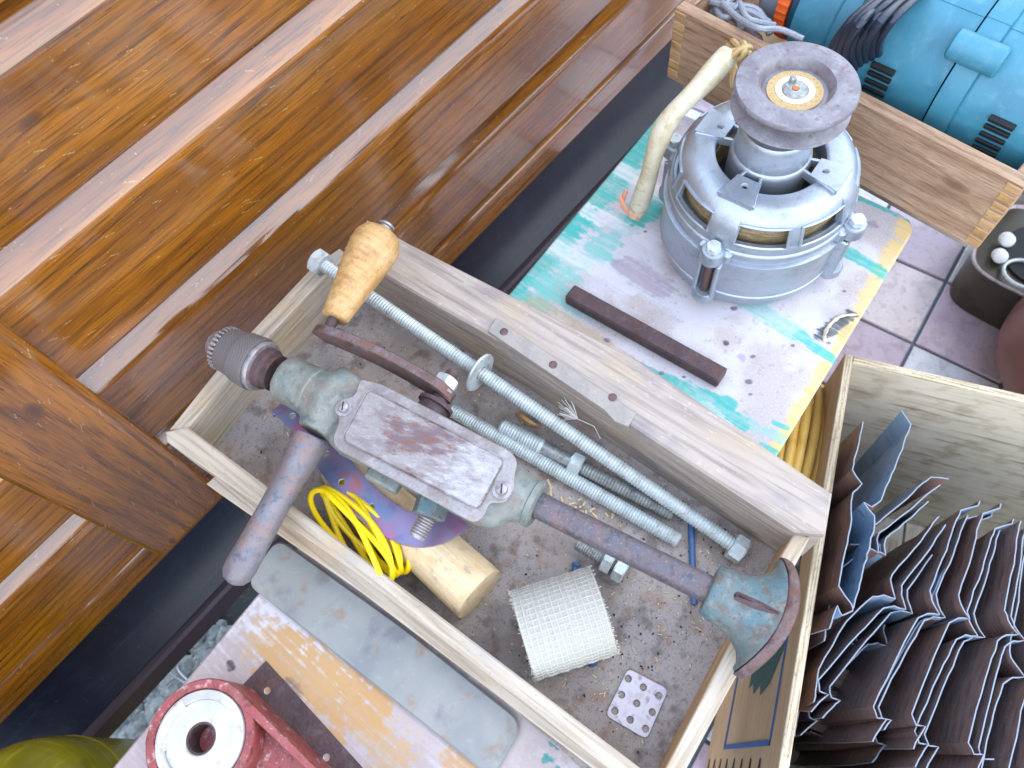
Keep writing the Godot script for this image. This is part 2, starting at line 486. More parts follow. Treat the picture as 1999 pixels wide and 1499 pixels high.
	for y in S:
		for x in S:
			var j := y * S + x
			var q := Vector2((x / 512.0 - 0.47) / 0.22, (y / 512.0 - 0.47) / 0.40)
			var t := smoothstep(0.0, 0.7, 1.15 - q.length() + (big2[j] / 255.0 - 0.5) * 1.6 + (fine[j] / 255.0 - 0.5) * 0.5)
			var u := smoothstep(0.1, 0.9, (x / 512.0 - 0.55) * 2.0 + (mid[j] / 255.0 - 0.5) * 1.2 + (fine2[j] / 255.0 - 0.5) * 0.9)
			var col := cim.get_pixel(x, y)
			col = col.lerp(Color8(196, 196, 202), u * 0.5)
			col = col.lerp(Color8(112, 92, 96).lerp(Color8(128, 84, 66), smoothstep(0.55, 0.8, mid2[j] / 255.0)), t * 0.85)
			cim.set_pixel(x, y, col)
	cim.generate_mipmaps()
	M.cover_panel = mat(ImageTexture.create_from_image(cim), 0.5, 0.45, Vector3.ONE, null, 0, true)
	M.white_metal = mat(paint(V(206, 206, 202), [[big, 0.5, 0.8, V(186, 186, 180), 0.6], [mid, 0.7, 0.84, V(150, 130, 100), 0.5], [fine, 0.74, 0.88, V(120, 116, 110), 0.4]]), 0.4, 0.5, Vector3(8, 8, 8))
	M.handle_wood = mat(paint(V(190, 150, 96), [[grain2, 0.4, 0.75, V(160, 116, 66), 0.7], [big, 0.5, 0.8, V(200, 170, 122), 0.6], [mid, 0.5, 0.9, V(134, 98, 60), 0.5], [fine, 0.66, 0.82, V(96, 66, 44), 0.4], [grit, 0.72, 0.86, V(230, 208, 168), 0.5]]), 0.38, 0, Vector3(6, 8, 8), tfine, 0.02)
	M.dowel = mat(paint(V(222, 198, 158), [[grain2, 0.45, 0.8, V(202, 172, 126), 0.6], [mid, 0.66, 0.82, V(140, 128, 120), 0.5], [fine, 0.74, 0.86, V(120, 104, 92), 0.45], [big2, 0.6, 0.82, V(198, 152, 104), 0.5]]), 0.6, 0, Vector3(5, 9, 9), tgrain, 0.02)
	M.yellow = mat(paint(V(246, 216, 8), [[big, 0.5, 0.8, V(238, 204, 6), 0.5], [fine, 0.74, 0.88, V(200, 168, 20), 0.4]]), 0.4)
	M.cream = mat(paint(V(212, 205, 180), [[big, 0.45, 0.8, V(186, 174, 142), 0.7], [mid, 0.6, 0.84, V(176, 142, 88), 0.6], [fine, 0.68, 0.86, V(130, 116, 92), 0.4]]), 0.45, 0, Vector3(7, 7, 7))
	M.tan_wire = mat(paint(V(186, 158, 108), [[fine, 0.5, 0.8, V(140, 112, 70), 0.6]]), 0.6, 0, Vector3(9, 9, 9))
	M.copper = mat(paint(V(146, 128, 92), [[grain, 0.4, 0.7, V(96, 78, 52), 0.7], [fine, 0.55, 0.8, V(70, 52, 32), 0.6], [mid, 0.6, 0.8, V(170, 156, 122), 0.5]]), 0.5, 0.1, Vector3(12, 12, 12), tgrain, 0.05)
	M.blue_tool = mat(paint(V(64, 132, 154), [[big, 0.5, 0.8, V(50, 112, 136), 0.6], [mid, 0.6, 0.84, V(100, 150, 166), 0.5], [fine, 0.74, 0.88, V(130, 176, 190), 0.35]]), 0.4, 0, Vector3(5, 5, 5), tgrit, 0.008)
	M.deep_blue = mat(V(28, 78, 104), 0.5)
	M.orange = mat(V(246, 104, 32), 0.5)
	M.grey_plastic = mat(V(128, 136, 146), 0.45)
	M.black_cord = mat(paint(V(36, 46, 62), [[fine, 0.6, 0.85, V(74, 84, 100), 0.5]]), 0.38, 0, Vector3(8, 8, 8))
	M.black = mat(V(18, 20, 24), 0.7)
	M.navy = mat(paint(V(17, 21, 36), [[fine, 0.70, 0.88, V(74, 80, 94), 0.5], [mid, 0.55, 0.85, V(34, 38, 52), 0.6], [brush, 0.74, 0.88, V(60, 66, 84), 0.4]]), 0.42, 0, Vector3(3, 3, 3))
	M.purple_bar = mat(V(58, 46, 54), 0.5)
	M.void_floor = mat(paint(V(34, 36, 38), [[mid, 0.55, 0.8, V(58, 60, 60), 0.6], [fine, 0.66, 0.84, V(90, 92, 90), 0.5]]), 0.9, 0, Vector3(3, 3, 3))
	M.rubbish = mat(paint(V(104, 112, 112), [[mid, 0.5, 0.75, V(62, 66, 68), 0.7], [mid2, 0.6, 0.8, V(150, 156, 156), 0.6], [fine, 0.68, 0.84, V(130, 100, 70), 0.5]]), 0.8, 0, Vector3(6, 6, 6))
	M.profile_face = mat(paint(V(136, 112, 106), [[grain2, 0.4, 0.75, V(104, 82, 78), 0.7], [big, 0.5, 0.8, V(146, 108, 86), 0.6], [grain, 0.62, 0.82, V(76, 56, 54), 0.6], [fine, 0.70, 0.88, V(190, 180, 184), 0.6]]), 0.34, 0.0, Vector3(6, 3, 6))
	M.profile_back = mat(paint(V(150, 176, 200), [[big, 0.45, 0.75, V(128, 154, 180), 0.7], [mid, 0.68, 0.84, V(84, 84, 92), 0.5]]), 0.4, 0.2, Vector3(5, 5, 5))
	M.cut_edge = mat(V(140, 150, 164), 0.5, 0.1)
	M.tape = mat(paint(V(170, 167, 156), [[fine, 0.55, 0.8, V(166, 162, 150), 0.5], [mid, 0.7, 0.84, V(166, 156, 138), 0.4]]), 0.8, 0, Vector3(14, 14, 14), tfine, 0.08)
	M.thread = mat(V(184, 181, 171), 0.85)
	M.blue_stick = mat(paint(V(60, 92, 136), [[fine, 0.6, 0.82, V(40, 58, 90), 0.6]]), 0.45, 0, Vector3(9, 9, 9))
	M.olive = mat(paint(V(122, 118, 22), [[big, 0.5, 0.8, V(92, 88, 18), 0.6], [grain, 0.7, 0.85, V(170, 166, 90), 0.4]]), 0.25, 0, Vector3(4, 4, 4))
	M.tin = mat(paint(V(60, 56, 44), [[big, 0.5, 0.8, V(44, 40, 32), 0.6], [mid, 0.6, 0.82, V(78, 70, 58), 0.5]]), 0.35, 0.2, Vector3(5, 5, 5))
	M.tin_rim = mat(paint(V(170, 158, 160), [[mid, 0.5, 0.8, V(120, 104, 100), 0.7]]), 0.5, 0.2, Vector3(8, 8, 8))
	M.brown_jug = mat(paint(V(112, 70, 58), [[big, 0.5, 0.8, V(92, 54, 46), 0.6], [fine, 0.74, 0.86, V(140, 106, 92), 0.4]]), 0.4, 0, Vector3(4, 4, 4))
	M.red_label = mat(V(200, 34, 44), 0.5)
	M.white_paint = mat(V(228, 228, 226), 0.5)
	M.gold_hose = mat(paint(V(224, 184, 92), [[big, 0.5, 0.8, V(200, 152, 62), 0.6], [fine, 0.7, 0.86, V(236, 212, 140), 0.5]]), 0.45, 0, Vector3(6, 6, 6))
	M.bench_edge = mat(paint(V(214, 210, 212), [[mid, 0.5, 0.8, V(180, 174, 176), 0.6], [fine, 0.7, 0.85, V(150, 136, 120), 0.5]]), 0.6, 0, Vector3(5, 5, 5))
	M.grout = mat(V(112, 124, 136), 0.9)
	M.tile = []
	for c in [V(206, 208, 214), V(178, 158, 178), V(212, 200, 200), V(188, 172, 184)]:
		M.tile.append(mat(paint(c, [[big, 0.5, 0.8, c * 0.93, 0.6], [mid, 0.58, 0.84, c * 0.80, 0.55], [mid2, 0.66, 0.84, V(150, 146, 150), 0.5], [fine, 0.70, 0.88, V(110, 110, 118), 0.45]]), 0.35, 0, Vector3(3, 3, 3)))
	M.shaving = mat(paint(V(206, 186, 142), [[fine, 0.5, 0.8, V(150, 120, 76), 0.6]]), 0.8, 0, Vector3(40, 40, 40))
	M.grit = mat(V(52, 46, 44), 0.9)
	M.fluff = mat(V(232, 230, 226), 0.8)
	M.green_paint = mat(V(22, 84, 72), 0.6)
	M.blue_paint = mat(V(30, 92, 160), 0.6)
	M.wire_grey = mat(paint(V(160, 166, 176), [[fine, 0.55, 0.8, V(110, 114, 124), 0.6]]), 0.5, 0.2, Vector3(8, 8, 8))
	var kn := Image.create(64, 64, false, Image.FORMAT_L8)
	for y in 64:
		for x in 64:
			var a := absf(fposmod(x + y, 8.0) - 4.0) / 4.0
			var b := absf(fposmod(x - y, 8.0) - 4.0) / 4.0
			var q := minf(a, b)
			kn.set_pixel(x, y, Color(q, q, q))
	M.knurl = mat(M.steel.albedo_texture, 0.5, 0.4, Vector3(70, 70, 70), ImageTexture.create_from_image(kn), 0.05)
	var ka := kn.duplicate()
	ka.convert(Image.FORMAT_RGB8)
	for y in 64:
		for x in 64: ka.set_pixel(x, y, Color8(92, 86, 86).lerp(Color8(164, 158, 158), kn.get_pixel(x, y).r))
	M.knurl.albedo_texture = ImageTexture.create_from_image(ka)
	M.bench_top = bench_material()

func bench_material() -> StandardMaterial3D:
	var w := 1536
	var h := 512
	var n1 := layer(1, 0.006)
	var n2 := layer(3, 0.018)
	var n3 := layer(5, 0.07, 3)
	var n4 := layer(7, 0.25, 2)
	var n5 := layer(2, 0.007)
	var st := layer(10, 0.12, 3, Vector2(32, 1))
	var R := PackedFloat32Array(); R.resize(w * h)
	var G := PackedFloat32Array(); G.resize(w * h)
	var Bc := PackedFloat32Array(); Bc.resize(w * h)
	for y in h:
		for x in w:
			var i := y * w + x
			var j := (y % S) * S + (x % S)
			var t := n1[j] / 255.0
			var f := n3[j] / 255.0
			var c := V(196, 191, 194).lerp(V(178, 168, 166), smoothstep(0.35, 0.75, t)).lerp(V(168, 150, 136), smoothstep(0.6, 0.85, n5[j] / 255.0) * 0.5)
			c = c.lerp(V(150, 138, 132), smoothstep(0.66, 0.82, f) * 0.4).lerp(V(222, 218, 222), smoothstep(0.6, 0.8, n4[j] / 255.0) * 0.35)
			R[i] = c.x; G[i] = c.y; Bc[i] = c.z
	# strokes of paint: from, to (bench metres), half width, colour, how solid, how ragged
	var A := func(px, py): 
		var p := P(px, py, TOP)
		return Vector2(p.x, p.z)
	var teal := V(64, 168, 158)
	var teal2 := V(112, 186, 176)
	var yel := V(222, 186, 112)
	var ora := V(186, 136, 74)
	var strokes := [
		[A.call(900, 1540), A.call(330, 1420), 0.11, V(166, 151, 148), 0.85, 0.5], [A.call(980, 1400), A.call(420, 1360), 0.03, V(182, 168, 162), 0.6, 0.7],
		[A.call(1535, 880), A.call(1665, 660), 0.017, yel, 0.9, 0.25], [A.call(1665, 660), A.call(1775, 445), 0.016, yel, 0.85, 0.3],
		[A.call(995, 575), A.call(1125, 425), 0.022, teal, 0.85, 0.5], [A.call(1125, 430), A.call(1235, 300), 0.024, teal, 0.85, 0.45], [A.call(1240, 300), A.call(1330, 180), 0.02, teal, 0.9, 0.35],
		[A.call(1050, 580), A.call(1270, 400), 0.02, teal2, 0.75, 0.7], [A.call(1230, 440), A.call(1300, 400), 0.014, teal, 0.8, 0.5],
		[A.call(1080, 480), A.call(1230, 560), 0.012, V(212, 208, 206), 0.8, 0.6], [A.call(1140, 410), A.call(1270, 470), 0.011, V(214, 208, 206), 0.85, 0.55], [A.call(1210, 330), A.call(1300, 380), 0.012, V(216, 210, 208), 0.85, 0.5],
		[A.call(1060, 560), A.call(1180, 620), 0.014, teal2, 0.7, 0.55], [A.call(1040, 590), A.call(1240, 720), 0.010, V(178, 150, 112), 0.5, 0.5],
		[A.call(1150, 680), A.call(1420, 790), 0.008, teal, 0.9, 0.35], [A.call(1250, 730), A.call(1530, 860), 0.006, teal2, 0.6, 0.55], [A.call(1400, 790), A.call(1450, 830), 0.006, teal, 0.9, 0.5],
		[A.call(1450, 585), A.call(1560, 655), 0.010, teal2, 0.6, 0.4], [A.call(1560, 655), A.call(1630, 705), 0.007, teal, 0.85, 0.4],
		[A.call(1590, 450), A.call(1725, 535), 0.008, teal, 0.85, 0.35], [A.call(1660, 375), A.call(1790, 425), 0.008, teal, 0.9, 0.4],
		[A.call(1485, 870), A.call(1515, 885), 0.004, teal, 0.95, 0.2], [A.call(1510, 825), A.call(1535, 835), 0.003, teal, 0.9, 0.3],
		[A.call(1420, 520), A.call(1300, 470), 0.03, V(204, 198, 206), 0.5, 0.4], [A.call(1225, 520), A.call(1290, 560), 0.016, V(146, 128, 140), 0.5, 0.35],
		[A.call(560, 1290), A.call(690, 1390), 0.028, ora, 0.75, 0.7], [A.call(640, 1330), A.call(760, 1480), 0.02, V(188, 146, 92), 0.6, 0.75], [A.call(900, 1490), A.call(980, 1560), 0.016, ora, 0.6, 0.5], [A.call(520, 1250), A.call(640, 1330), 0.02, V(190, 156, 108), 0.55, 0.8], [A.call(560, 1350), A.call(580, 1400), 0.012, V(96, 84, 84), 0.6, 0.5],
		[A.call(1600, 655), A.call(1660, 615), 0.008, V(72, 78, 80), 0.95, 0.45], [A.call(1650, 650), A.call(1675, 635), 0.007, V(196, 164, 116), 0.95, 0.3],
	]
	for k in 26:      # small spots and splashes
		var q: Vector2 = A.call(rng.randf_range(1060, 1090) if k < 9 else rng.randf_range(1150, 1700), rng.randf_range(1430, 1500) if k < 9 else rng.randf_range(450, 880))
		strokes.append([q, q + Vector2(0.001, 0.001), rng.randf_range(0.0012, 0.003), V(40, 130, 122) if k < 9 else V(96, 86, 98), 0.8, 0.3])
	strokes.append([A.call(1702, 438), A.call(1704, 440), 0.006, V(140, 130, 142), 0.85, 0.4])
	strokes.append([A.call(1415, 668), A.call(1416, 670), 0.003, V(60, 56, 74), 0.8, 0.4])
	strokes.append([A.call(1447, 697), A.call(1448, 699), 0.005, V(150, 142, 160), 0.7, 0.3])
	strokes.append([A.call(448, 1296), A.call(451, 1302), 0.004, V(70, 66, 66), 0.9, 0.2])
	for s in strokes:
		var a: Vector2 = s[0]
		var b: Vector2 = s[1]
		var hw: float = s[2]
		var pad := hw * 1.8
		var x0 := clampi(int((minf(a.x, b.x) - pad + 0.42) / 1.0 * w), 0, w)
		var x1 := clampi(int((maxf(a.x, b.x) + pad + 0.42) / 1.0 * w), 0, w)
		var y0 := clampi(int((minf(a.y, b.y) - pad + 0.33) / 0.34 * h), 0, h)
		var y1 := clampi(int((maxf(a.y, b.y) + pad + 0.33) / 0.34 * h), 0, h)
		var col: Vector3 = s[3]
		var rag: float = s[5]
		var ba := b - a
		var l2 := maxf(ba.length_squared(), 1e-9)
		for y in range(y0, y1):
			for x in range(x0, x1):
				var p := Vector2(x / float(w) * 1.0 - 0.42, y / float(h) * 0.34 - 0.33)
				var u := clampf((p - a).dot(ba) / l2, 0, 1)
				var dd := (p - a - ba * u).length() / hw
				if dd > 1.8: continue
				var j := (y % S) * S + (x % S)
				var jj := (x % S) * S + (y % S)
				var nv := (n2[j] * 0.35 + st[jj] * 0.35 + n3[j] * 0.3) / 255.0
				var t: float = smoothstep(0.0, 0.45, (1.0 - dd) * 1.1 + (nv - 0.5) * rag * 4.2 - rag * 0.1) * s[4] * (0.45 + 0.55 * smoothstep(0.25, 0.65, st[jj] / 255.0 * 0.65 + n3[jj] / 255.0 * 0.35))
				var i := y * w + x
				R[i] += (col.x - R[i]) * t; G[i] += (col.y - G[i]) * t; Bc[i] += (col.z - Bc[i]) * t
	var out := PackedByteArray(); out.resize(w * h * 3)
	for i in w * h:
		out[i * 3] = int(R[i]); out[i * 3 + 1] = int(G[i]); out[i * 3 + 2] = int(Bc[i])
	var im := Image.create_from_data(w, h, false, Image.FORMAT_RGB8, out)
	im.generate_mipmaps()
	return mat(ImageTexture.create_from_image(im), 0.6, 0, Vector3.ONE, null, 0, true)

# ---------------------------------------------------------------- builders
func hexnut(at: Vector3, axis: Vector3, r: float, h: float, turn := 0.0) -> Geo:
	var g := Geo.new()
	var xf := along(at - axis * h / 2, at + axis * h)
	var rings := []
	for s in [[0.0, 0.86], [h * 0.12, 1.0], [h * 0.88, 1.0], [h, 0.86]]:
		var q := PackedVector3Array()
		for k in 12:
			var a := turn + TAU * k / 12.0
			var rr := r * (1.0 if k % 2 == 0 else 0.866)
			if s[1] < 1.0: rr = minf(rr, r * 0.88)
			q.push_back(xf * Vector3(cos(a) * rr, s[0], sin(a) * rr))
		rings.append(q)
	g.loft(rings)
	g.crease = 0.9
	return g

func threaded(a: Vector3, b: Vector3, r: float, pitch: float) -> Geo:
	var g := Geo.new()
	var l := a.distance_to(b)
	var xf := along(a, b)
	var prof := [Vector2(r * 0.8, 0)]
	var y := 0.0008
	while y < l - pitch:
		prof.append(Vector2(r * 0.87, y)); prof.append(Vector2(r, y + pitch * 0.4)); prof.append(Vector2(r, y + pitch * 0.6))
		y += pitch
	prof.append(Vector2(r * 0.8, l))
	g.spin(prof, 14, xf)
	g.crease = 0.6
	return g

func rounded(pts: PackedVector3Array, r: float, n := 4) -> PackedVector3Array:    # polygon with rounded corners
	var out := PackedVector3Array()
	var c := pts.size()
	for k in c:
		var p := pts[k]
		var a := pts[(k + c - 1) % c]
		var b := pts[(k + 1) % c]
		var pa := p + (a - p).limit_length(r)
		var pb := p + (b - p).limit_length(r)
		for i in n + 1:
			var t := float(i) / n
			out.push_back(pa.lerp(p, t).lerp(p.lerp(pb, t), t))
	return out

func sd_box(p: Vector3, xf: Transform3D, half: Vector3, r: float) -> float:
	var q := (xf.inverse() * p).abs() - half + Vector3(r, r, r)
	return Vector3(maxf(q.x, 0), maxf(q.y, 0), maxf(q.z, 0)).length() + minf(maxf(q.x, maxf(q.y, q.z)), 0.0) - r

func sd_cone(p: Vector3, a: Vector3, b: Vector3, ra: float, rb: float) -> float:
	var ba := b - a
	var t := clampf((p - a).dot(ba) / ba.length_squared(), 0, 1)
	return (p - a - ba * t).length() - lerpf(ra, rb, t)

func sd_cyl(p: Vector3, a: Vector3, b: Vector3, r: float, e: float) -> float:
	var ba := b - a
	var l := ba.length()
	var n := ba / l
	var t := (p - a).dot(n)
	var q := Vector2((p - a - n * t).length() - r + e, absf(t - l / 2) - l / 2 + e)
	return Vector2(maxf(q.x, 0), maxf(q.y, 0)).length() + minf(maxf(q.x, q.y), 0.0) - e

func smin(a: float, b: float, k: float) -> float:
	var h := maxf(k - absf(a - b), 0.0) / k
	return minf(a, b) - h * h * k * 0.25

func _ready() -> void:
	rng.seed = 20240
	# ---- camera
	var up := Vector3(-133, 736, 1485).normalized()      # world up in the camera's own axes
	var cx := (Vector3.RIGHT - up * up.x).normalized()
	var level := Basis(cx, up, cx.cross(up)).transposed()
	cam_basis = Basis(Vector3.UP, deg_to_rad(-50.7)) * level
	var cam := Camera3D.new()
	cam.name = "camera"
	cam.transform = Transform3D(cam_basis, EYE)
	cam.fov = rad_to_deg(2.0 * atan(749.5 / 1485.0))
	cam.near = 0.02
	cam.far = 60.0
	add_child(cam)
	cam.current = true
	# ---- sky and sun: bright overcast
	var env := Environment.new()
	env.background_mode = Environment.BG_SKY
	var sm := ProceduralSkyMaterial.new()
	sm.sky_top_color = Color(0.74, 0.81, 0.93)
	sm.sky_horizon_color = Color(0.97, 0.985, 1.0)
	sm.sky_curve = 0.5
	sm.ground_bottom_color = Color(0.35, 0.34, 0.34)
	sm.ground_horizon_color = Color(0.62, 0.64, 0.66)
	sm.sky_energy_multiplier = 2.5
	sm.ground_energy_multiplier = 0.8
	env.sky = Sky.new()
	env.sky.sky_material = sm
	env.tonemap_mode = Environment.TONE_MAPPER_LINEAR
	env.tonemap_exposure = 0.47
	env.sdfgi_enabled = true
	env.ssao_enabled = true
	env.ssil_enabled = true
	var we := WorldEnvironment.new()
	we.name = "environment"
	we.environment = env
	var lens := CameraAttributesPhysical.new()      # a phone's small lens: only a touch of blur
	lens.frustum_focal_length = 5.6
	lens.exposure_aperture = 2.2
	lens.frustum_focus_distance = 0.6
	we.camera_attributes = lens
	add_child(we)
	var sun := DirectionalLight3D.new()
	sun.name = "sun"
	sun.light_energy = 0.5
	sun.light_color = Color(1.0, 0.97, 0.93)
	sun.light_angular_distance = 14.0
	sun.shadow_enabled = true
	add_child(sun)
	sun.look_at_from_position(Vector3.ZERO, -Vector3(0.45, 1.0, 0.35), Vector3(0, 0, 1))

	make_materials()
	build_ground()
	build_wall()
	build_bench()
	build_drawer()
	build_right_side()
	build_motor()
	build_drill()
	build_drawer_contents()
	build_bench_things()

# ---------------------------------------------------------------- the setting
func build_ground() -> void:
	var g := Geo.new()
	g.box(Transform3D(Basis(), Vector3(0, -0.03, 0)), Vector3(40, 0.05, 40), 0.001)
	var ground := one("ground", g, M.grout, "pale tiled floor with grey joints", "", Vector3.ZERO)
	structure(ground)
	# square tiles of about 0.13 m in alternating white and lilac, as far as they can be told apart
	var o := P(1690, 620, 0)
	var ux := (P(1840, 690, 0) - o).normalized()
	o = P(1782, 672, 0)
	var uz := Vector3(-ux.z, 0, ux.x)
	var s := 0.155
	var meshes := []
	var t := Geo.new()
	t.box(Transform3D(), Vector3(s - 0.006, 0.008, s - 0.006), 0.0015)
	var tm := t.mesh(Transform3D())
	for i in range(-6, 7):
		for j in range(-4, 6):
			var at := o + ux * (i + 0.5) * s + uz * (j + 0.5) * s
			if at.x < 0.05 or at.x > 1.7 or at.z < -0.75 or at.z > 0.8: continue
			var mi := MeshInstance3D.new()
			mi.name = "tile"
			mi.mesh = tm
			mi.material_override = M.tile[posmod(i + j, 2) + 2 * posmod(i * 7 + j * 3 + i * j, 2)]
			mi.transform = Transform3D(Basis(ux, Vector3.UP, ux.cross(Vector3.UP)), at + Vector3(0, -0.001, 0))
			ground.add_child(mi, true)

func build_wall() -> void:
	var wall := thing("siding_wall", "glossy brown wood-effect siding wall with horizontal boards and a vertical cover strip", "wall", Vector3(0.2, 0, -0.5))
	var ys := [1.22, 1.09, 0.965, 0.841, 0.699, 0.570, 0.451, 0.395]
	for i in ys.size() - 1:
		var t: float = ys[i]
		var b: float = ys[i + 1]
		var g := Geo.new()
		var prof := [Vector2(b + 0.0006, -0.5), Vector2(b + 0.004, -0.4992)]
		var last: bool = i == ys.size() - 2
		var k := 0.45 if last else 1.0
		for q in [[0.038, 0.0], [0.033, 0.0004], [0.029, 0.0018], [0.025, 0.0048], [0.018, 0.0112], [0.010, 0.0184], [0.004, 0.0236], [0.0006, 0.0262]]:
			prof.append(Vector2(t - q[0] * k, -0.4992 - q[1] * k))
		prof.append(Vector2(t - 0.0006, -0.535))
		prof.append(Vector2(b + 0.0006, -0.535))
		var rings := []
		for s in 13:
			var x := -1.1 + s * 0.24
			var r := PackedVector3Array()
			for p in prof: r.push_back(Vector3(x, p.x, p.y))
			rings.append(r)
		g.loft(rings)
		g.crease = 0.8
		var off := Vector2(i * 0.5, i * 0.31)
		g.uvfn = func(p: Vector3, _n): return Vector2(pingpong((p.x + 1.1) / 0.96 + off.x, 1.0), -p.y / 0.15 + off.y)
		obj("board", g, M.siding[(i + 1) % 3], wall)
	var c := Geo.new()      # vertical cover strip, edges rolled
	var pr := PackedVector3Array()
	for q in [[-0.133, -0.533], [-0.133, -0.4885], [-0.128, -0.4855], [-0.05, -0.4845], [-0.039, -0.4865], [-0.0365, -0.4895], [-0.0365, -0.533]]:
		pr.push_back(Vector3(q[0], 0.425, q[1]))
	c.prism(pr, Vector3(0, 0.8, 0), 0.0008)
	c.uvfn = func(p: Vector3, _n): return Vector2(p.y / 0.96 - 0.3, p.x / 0.15)
	obj("cover_strip", c, M.siding[1], wall)
	var sk := Geo.new()     # dark skirt below, bulging like a pipe at its foot
	var rings := []
	for x in [-1.1, -0.4, 0.2, 0.8, 1.7]:
		var r := PackedVector3Array()
		for q in [[0.43, -0.523], [0.43, -0.5155], [0.385, -0.5135], [0.355, -0.5105], [0.335, -0.506], [0.320, -0.500], [0.308, -0.4925], [0.298, -0.4845], [0.288, -0.476], [0.286, -0.523]]:
			r.push_back(Vector3(x, q[0], q[1]))
		rings.append(r)
	sk.loft(rings)
	obj("skirt", sk, M.navy, wall)
	var bar := Geo.new()
	bar.box(Transform3D(Basis(), Vector3(0.3, 0.262, -0.484)), Vector3(2.8, 0.045, 0.036), 0.004)
	obj("foot_rail", bar, M.purple_bar, wall)
	for x in [-0.95, 0.15, 1.25]:
		var post := Geo.new()
		post.box(Transform3D(Basis(), Vector3(x, 0.6, -0.568)), Vector3(0.06, 1.2, 0.06), 0.003)
		obj("post", post, M.purple_bar, wall)
	# shelf board and litter in the gap between wall and bench
	var sh := Geo.new()
	sh.box(Transform3D(Basis(), Vector3(-0.1, 0.06, -0.5)), Vector3(1.9, 0.02, 0.46), 0.002)
	one("ground_board", sh, M.void_floor, "dark dusty board on the floor below the siding wall", "board", Vector3(-0.1, 0.05, -0.5))
	var li := Geo.new()
	for k in 70:
		var f := rng.randf()
		var at := P(lerpf(180, 440, f) + rng.randf_range(-60, 60), lerpf(1490, 1200, f) + rng.randf_range(-30, 40), 0.085)
		var s := rng.randf_range(0.006, 0.028)
		var rg := []
		for j in 5:
			var r := PackedVector3Array()
			for q in 6:
				var a := TAU * q / 6.0
				r.push_back(at + Vector3(cos(a) * s * sin(PI * (j + 0.4) / 5.0) * rng.randf_range(0.6, 1.3), (j / 4.0 - 0.5) * s * 0.9, sin(a) * s * sin(PI * (j + 0.4) / 5.0) * rng.randf_range(0.6, 1.3)))
			rg.append(r)
		li.loft(rg)
	li.crease = 0.95
	var lo := one("litter", li, M.rubbish, "grey crumbs and crumpled scraps in the dark gap beside the bench", "rubbish", P(330, 1340, 0.07))
	lo.set_meta("kind", "stuff")
	var wires := Geo.new()
	for k in 9:
		var b := P(rng.randf_range(330, 430), rng.randf_range(1170, 1330), 0.12)
		var pts := [b]
		for j in 4: pts.append(pts[-1] + Vector3(rng.randf_range(-0.03, 0.03), rng.randf_range(-0.015, 0.015), rng.randf_range(-0.03, 0.03)))
		wires.tube(curve(pts, 16), 0.0012, 5)
	var wo := one("plastic_shreds", wires, M.wire_grey, "thin pale shreds curling in the dark gap left of the bench", "rubbish", P(390, 1240, 0.1))
	wo.set_meta("kind", "stuff")

# ---------------------------------------------------------------- bench
func build_bench() -> void:
	var a := P(224, 1492, TOP)
	var b := P(1301, 206, TOP)
	var c := P(1795, 432, TOP)
	var d := P(1515, 893, TOP)
	var lft := a + (a - b).normalized() * 0.18
	var rgt := d + (d - c).normalized() * 0.66
	var bench := thing("painted_bench", "long wooden bench top smeared with white, turquoise and yellow paint", "bench", Vector3((a.x + c.x) / 2, 0, (a.z + c.z) / 2), b - a)
	var g := Geo.new()
	var up := Vector3(0, 0.024, 0)
	var outline := rounded(PackedVector3Array([lft - up, b - up, c - up, rgt - up]), 0.02, 3)
	g.prism(outline, up, 0.002)
	g.uvfn = func(p: Vector3, _n): return Vector2((p.x + 0.42) / 1.0, (p.z + 0.33) / 0.34)
	obj("top", g, M.bench_top, bench)
	var rail := Geo.new()
	var inner := PackedVector3Array()
	var mid := (lft + b + c + rgt) / 4
	for p in outline: inner.push_back(mid + (p - mid) * 0.985 - Vector3(0, 0.0362, 0))
	rail.prism(inner, Vector3(0, 0.036, 0), 0.002)
	obj("frame", rail, M.bench_edge, bench)
	for q in [[-0.30, -0.25], [-0.28, -0.05], [0.50, -0.26], [0.50, -0.08]]:
		var l := Geo.new()
		l.box(Transform3D(Basis(), Vector3(q[0], (TOP - 0.06) / 2, q[1])), Vector3(0.045, TOP - 0.06, 0.045), 0.003)
		obj("leg", l, M.old_wood, bench)
	# torn veneer at the edge
	var ch := Geo.new()
	var pts := [P(1608, 668, TOP + 0.0005), P(1614, 642, TOP + 0.002), P(1640, 618, TOP + 0.003), P(1676, 614, TOP + 0.001)]
	ch.tube(curve(pts, 14), [0.0006, 0.0014, 0.002, 0.0012, 0.0022, 0.0013, 0.0018, 0.0012, 0.0021, 0.0012, 0.0016, 0.001, 0.0014, 0.001, 0.0006], 6)
	obj("splinter", ch, M.ply, bench, "torn and curled veneer at the bench edge")

func board4(pts: Array, h: float, depth: float, bev := 0.0012) -> Geo:       # a plank whose top outline is given, reaching down by depth
	var g := Geo.new()
	var r := poly(pts, h)
	for i in r.size(): r[i].y -= depth
	g.prism(r, Vector3(0, depth, 0), bev)
	return g

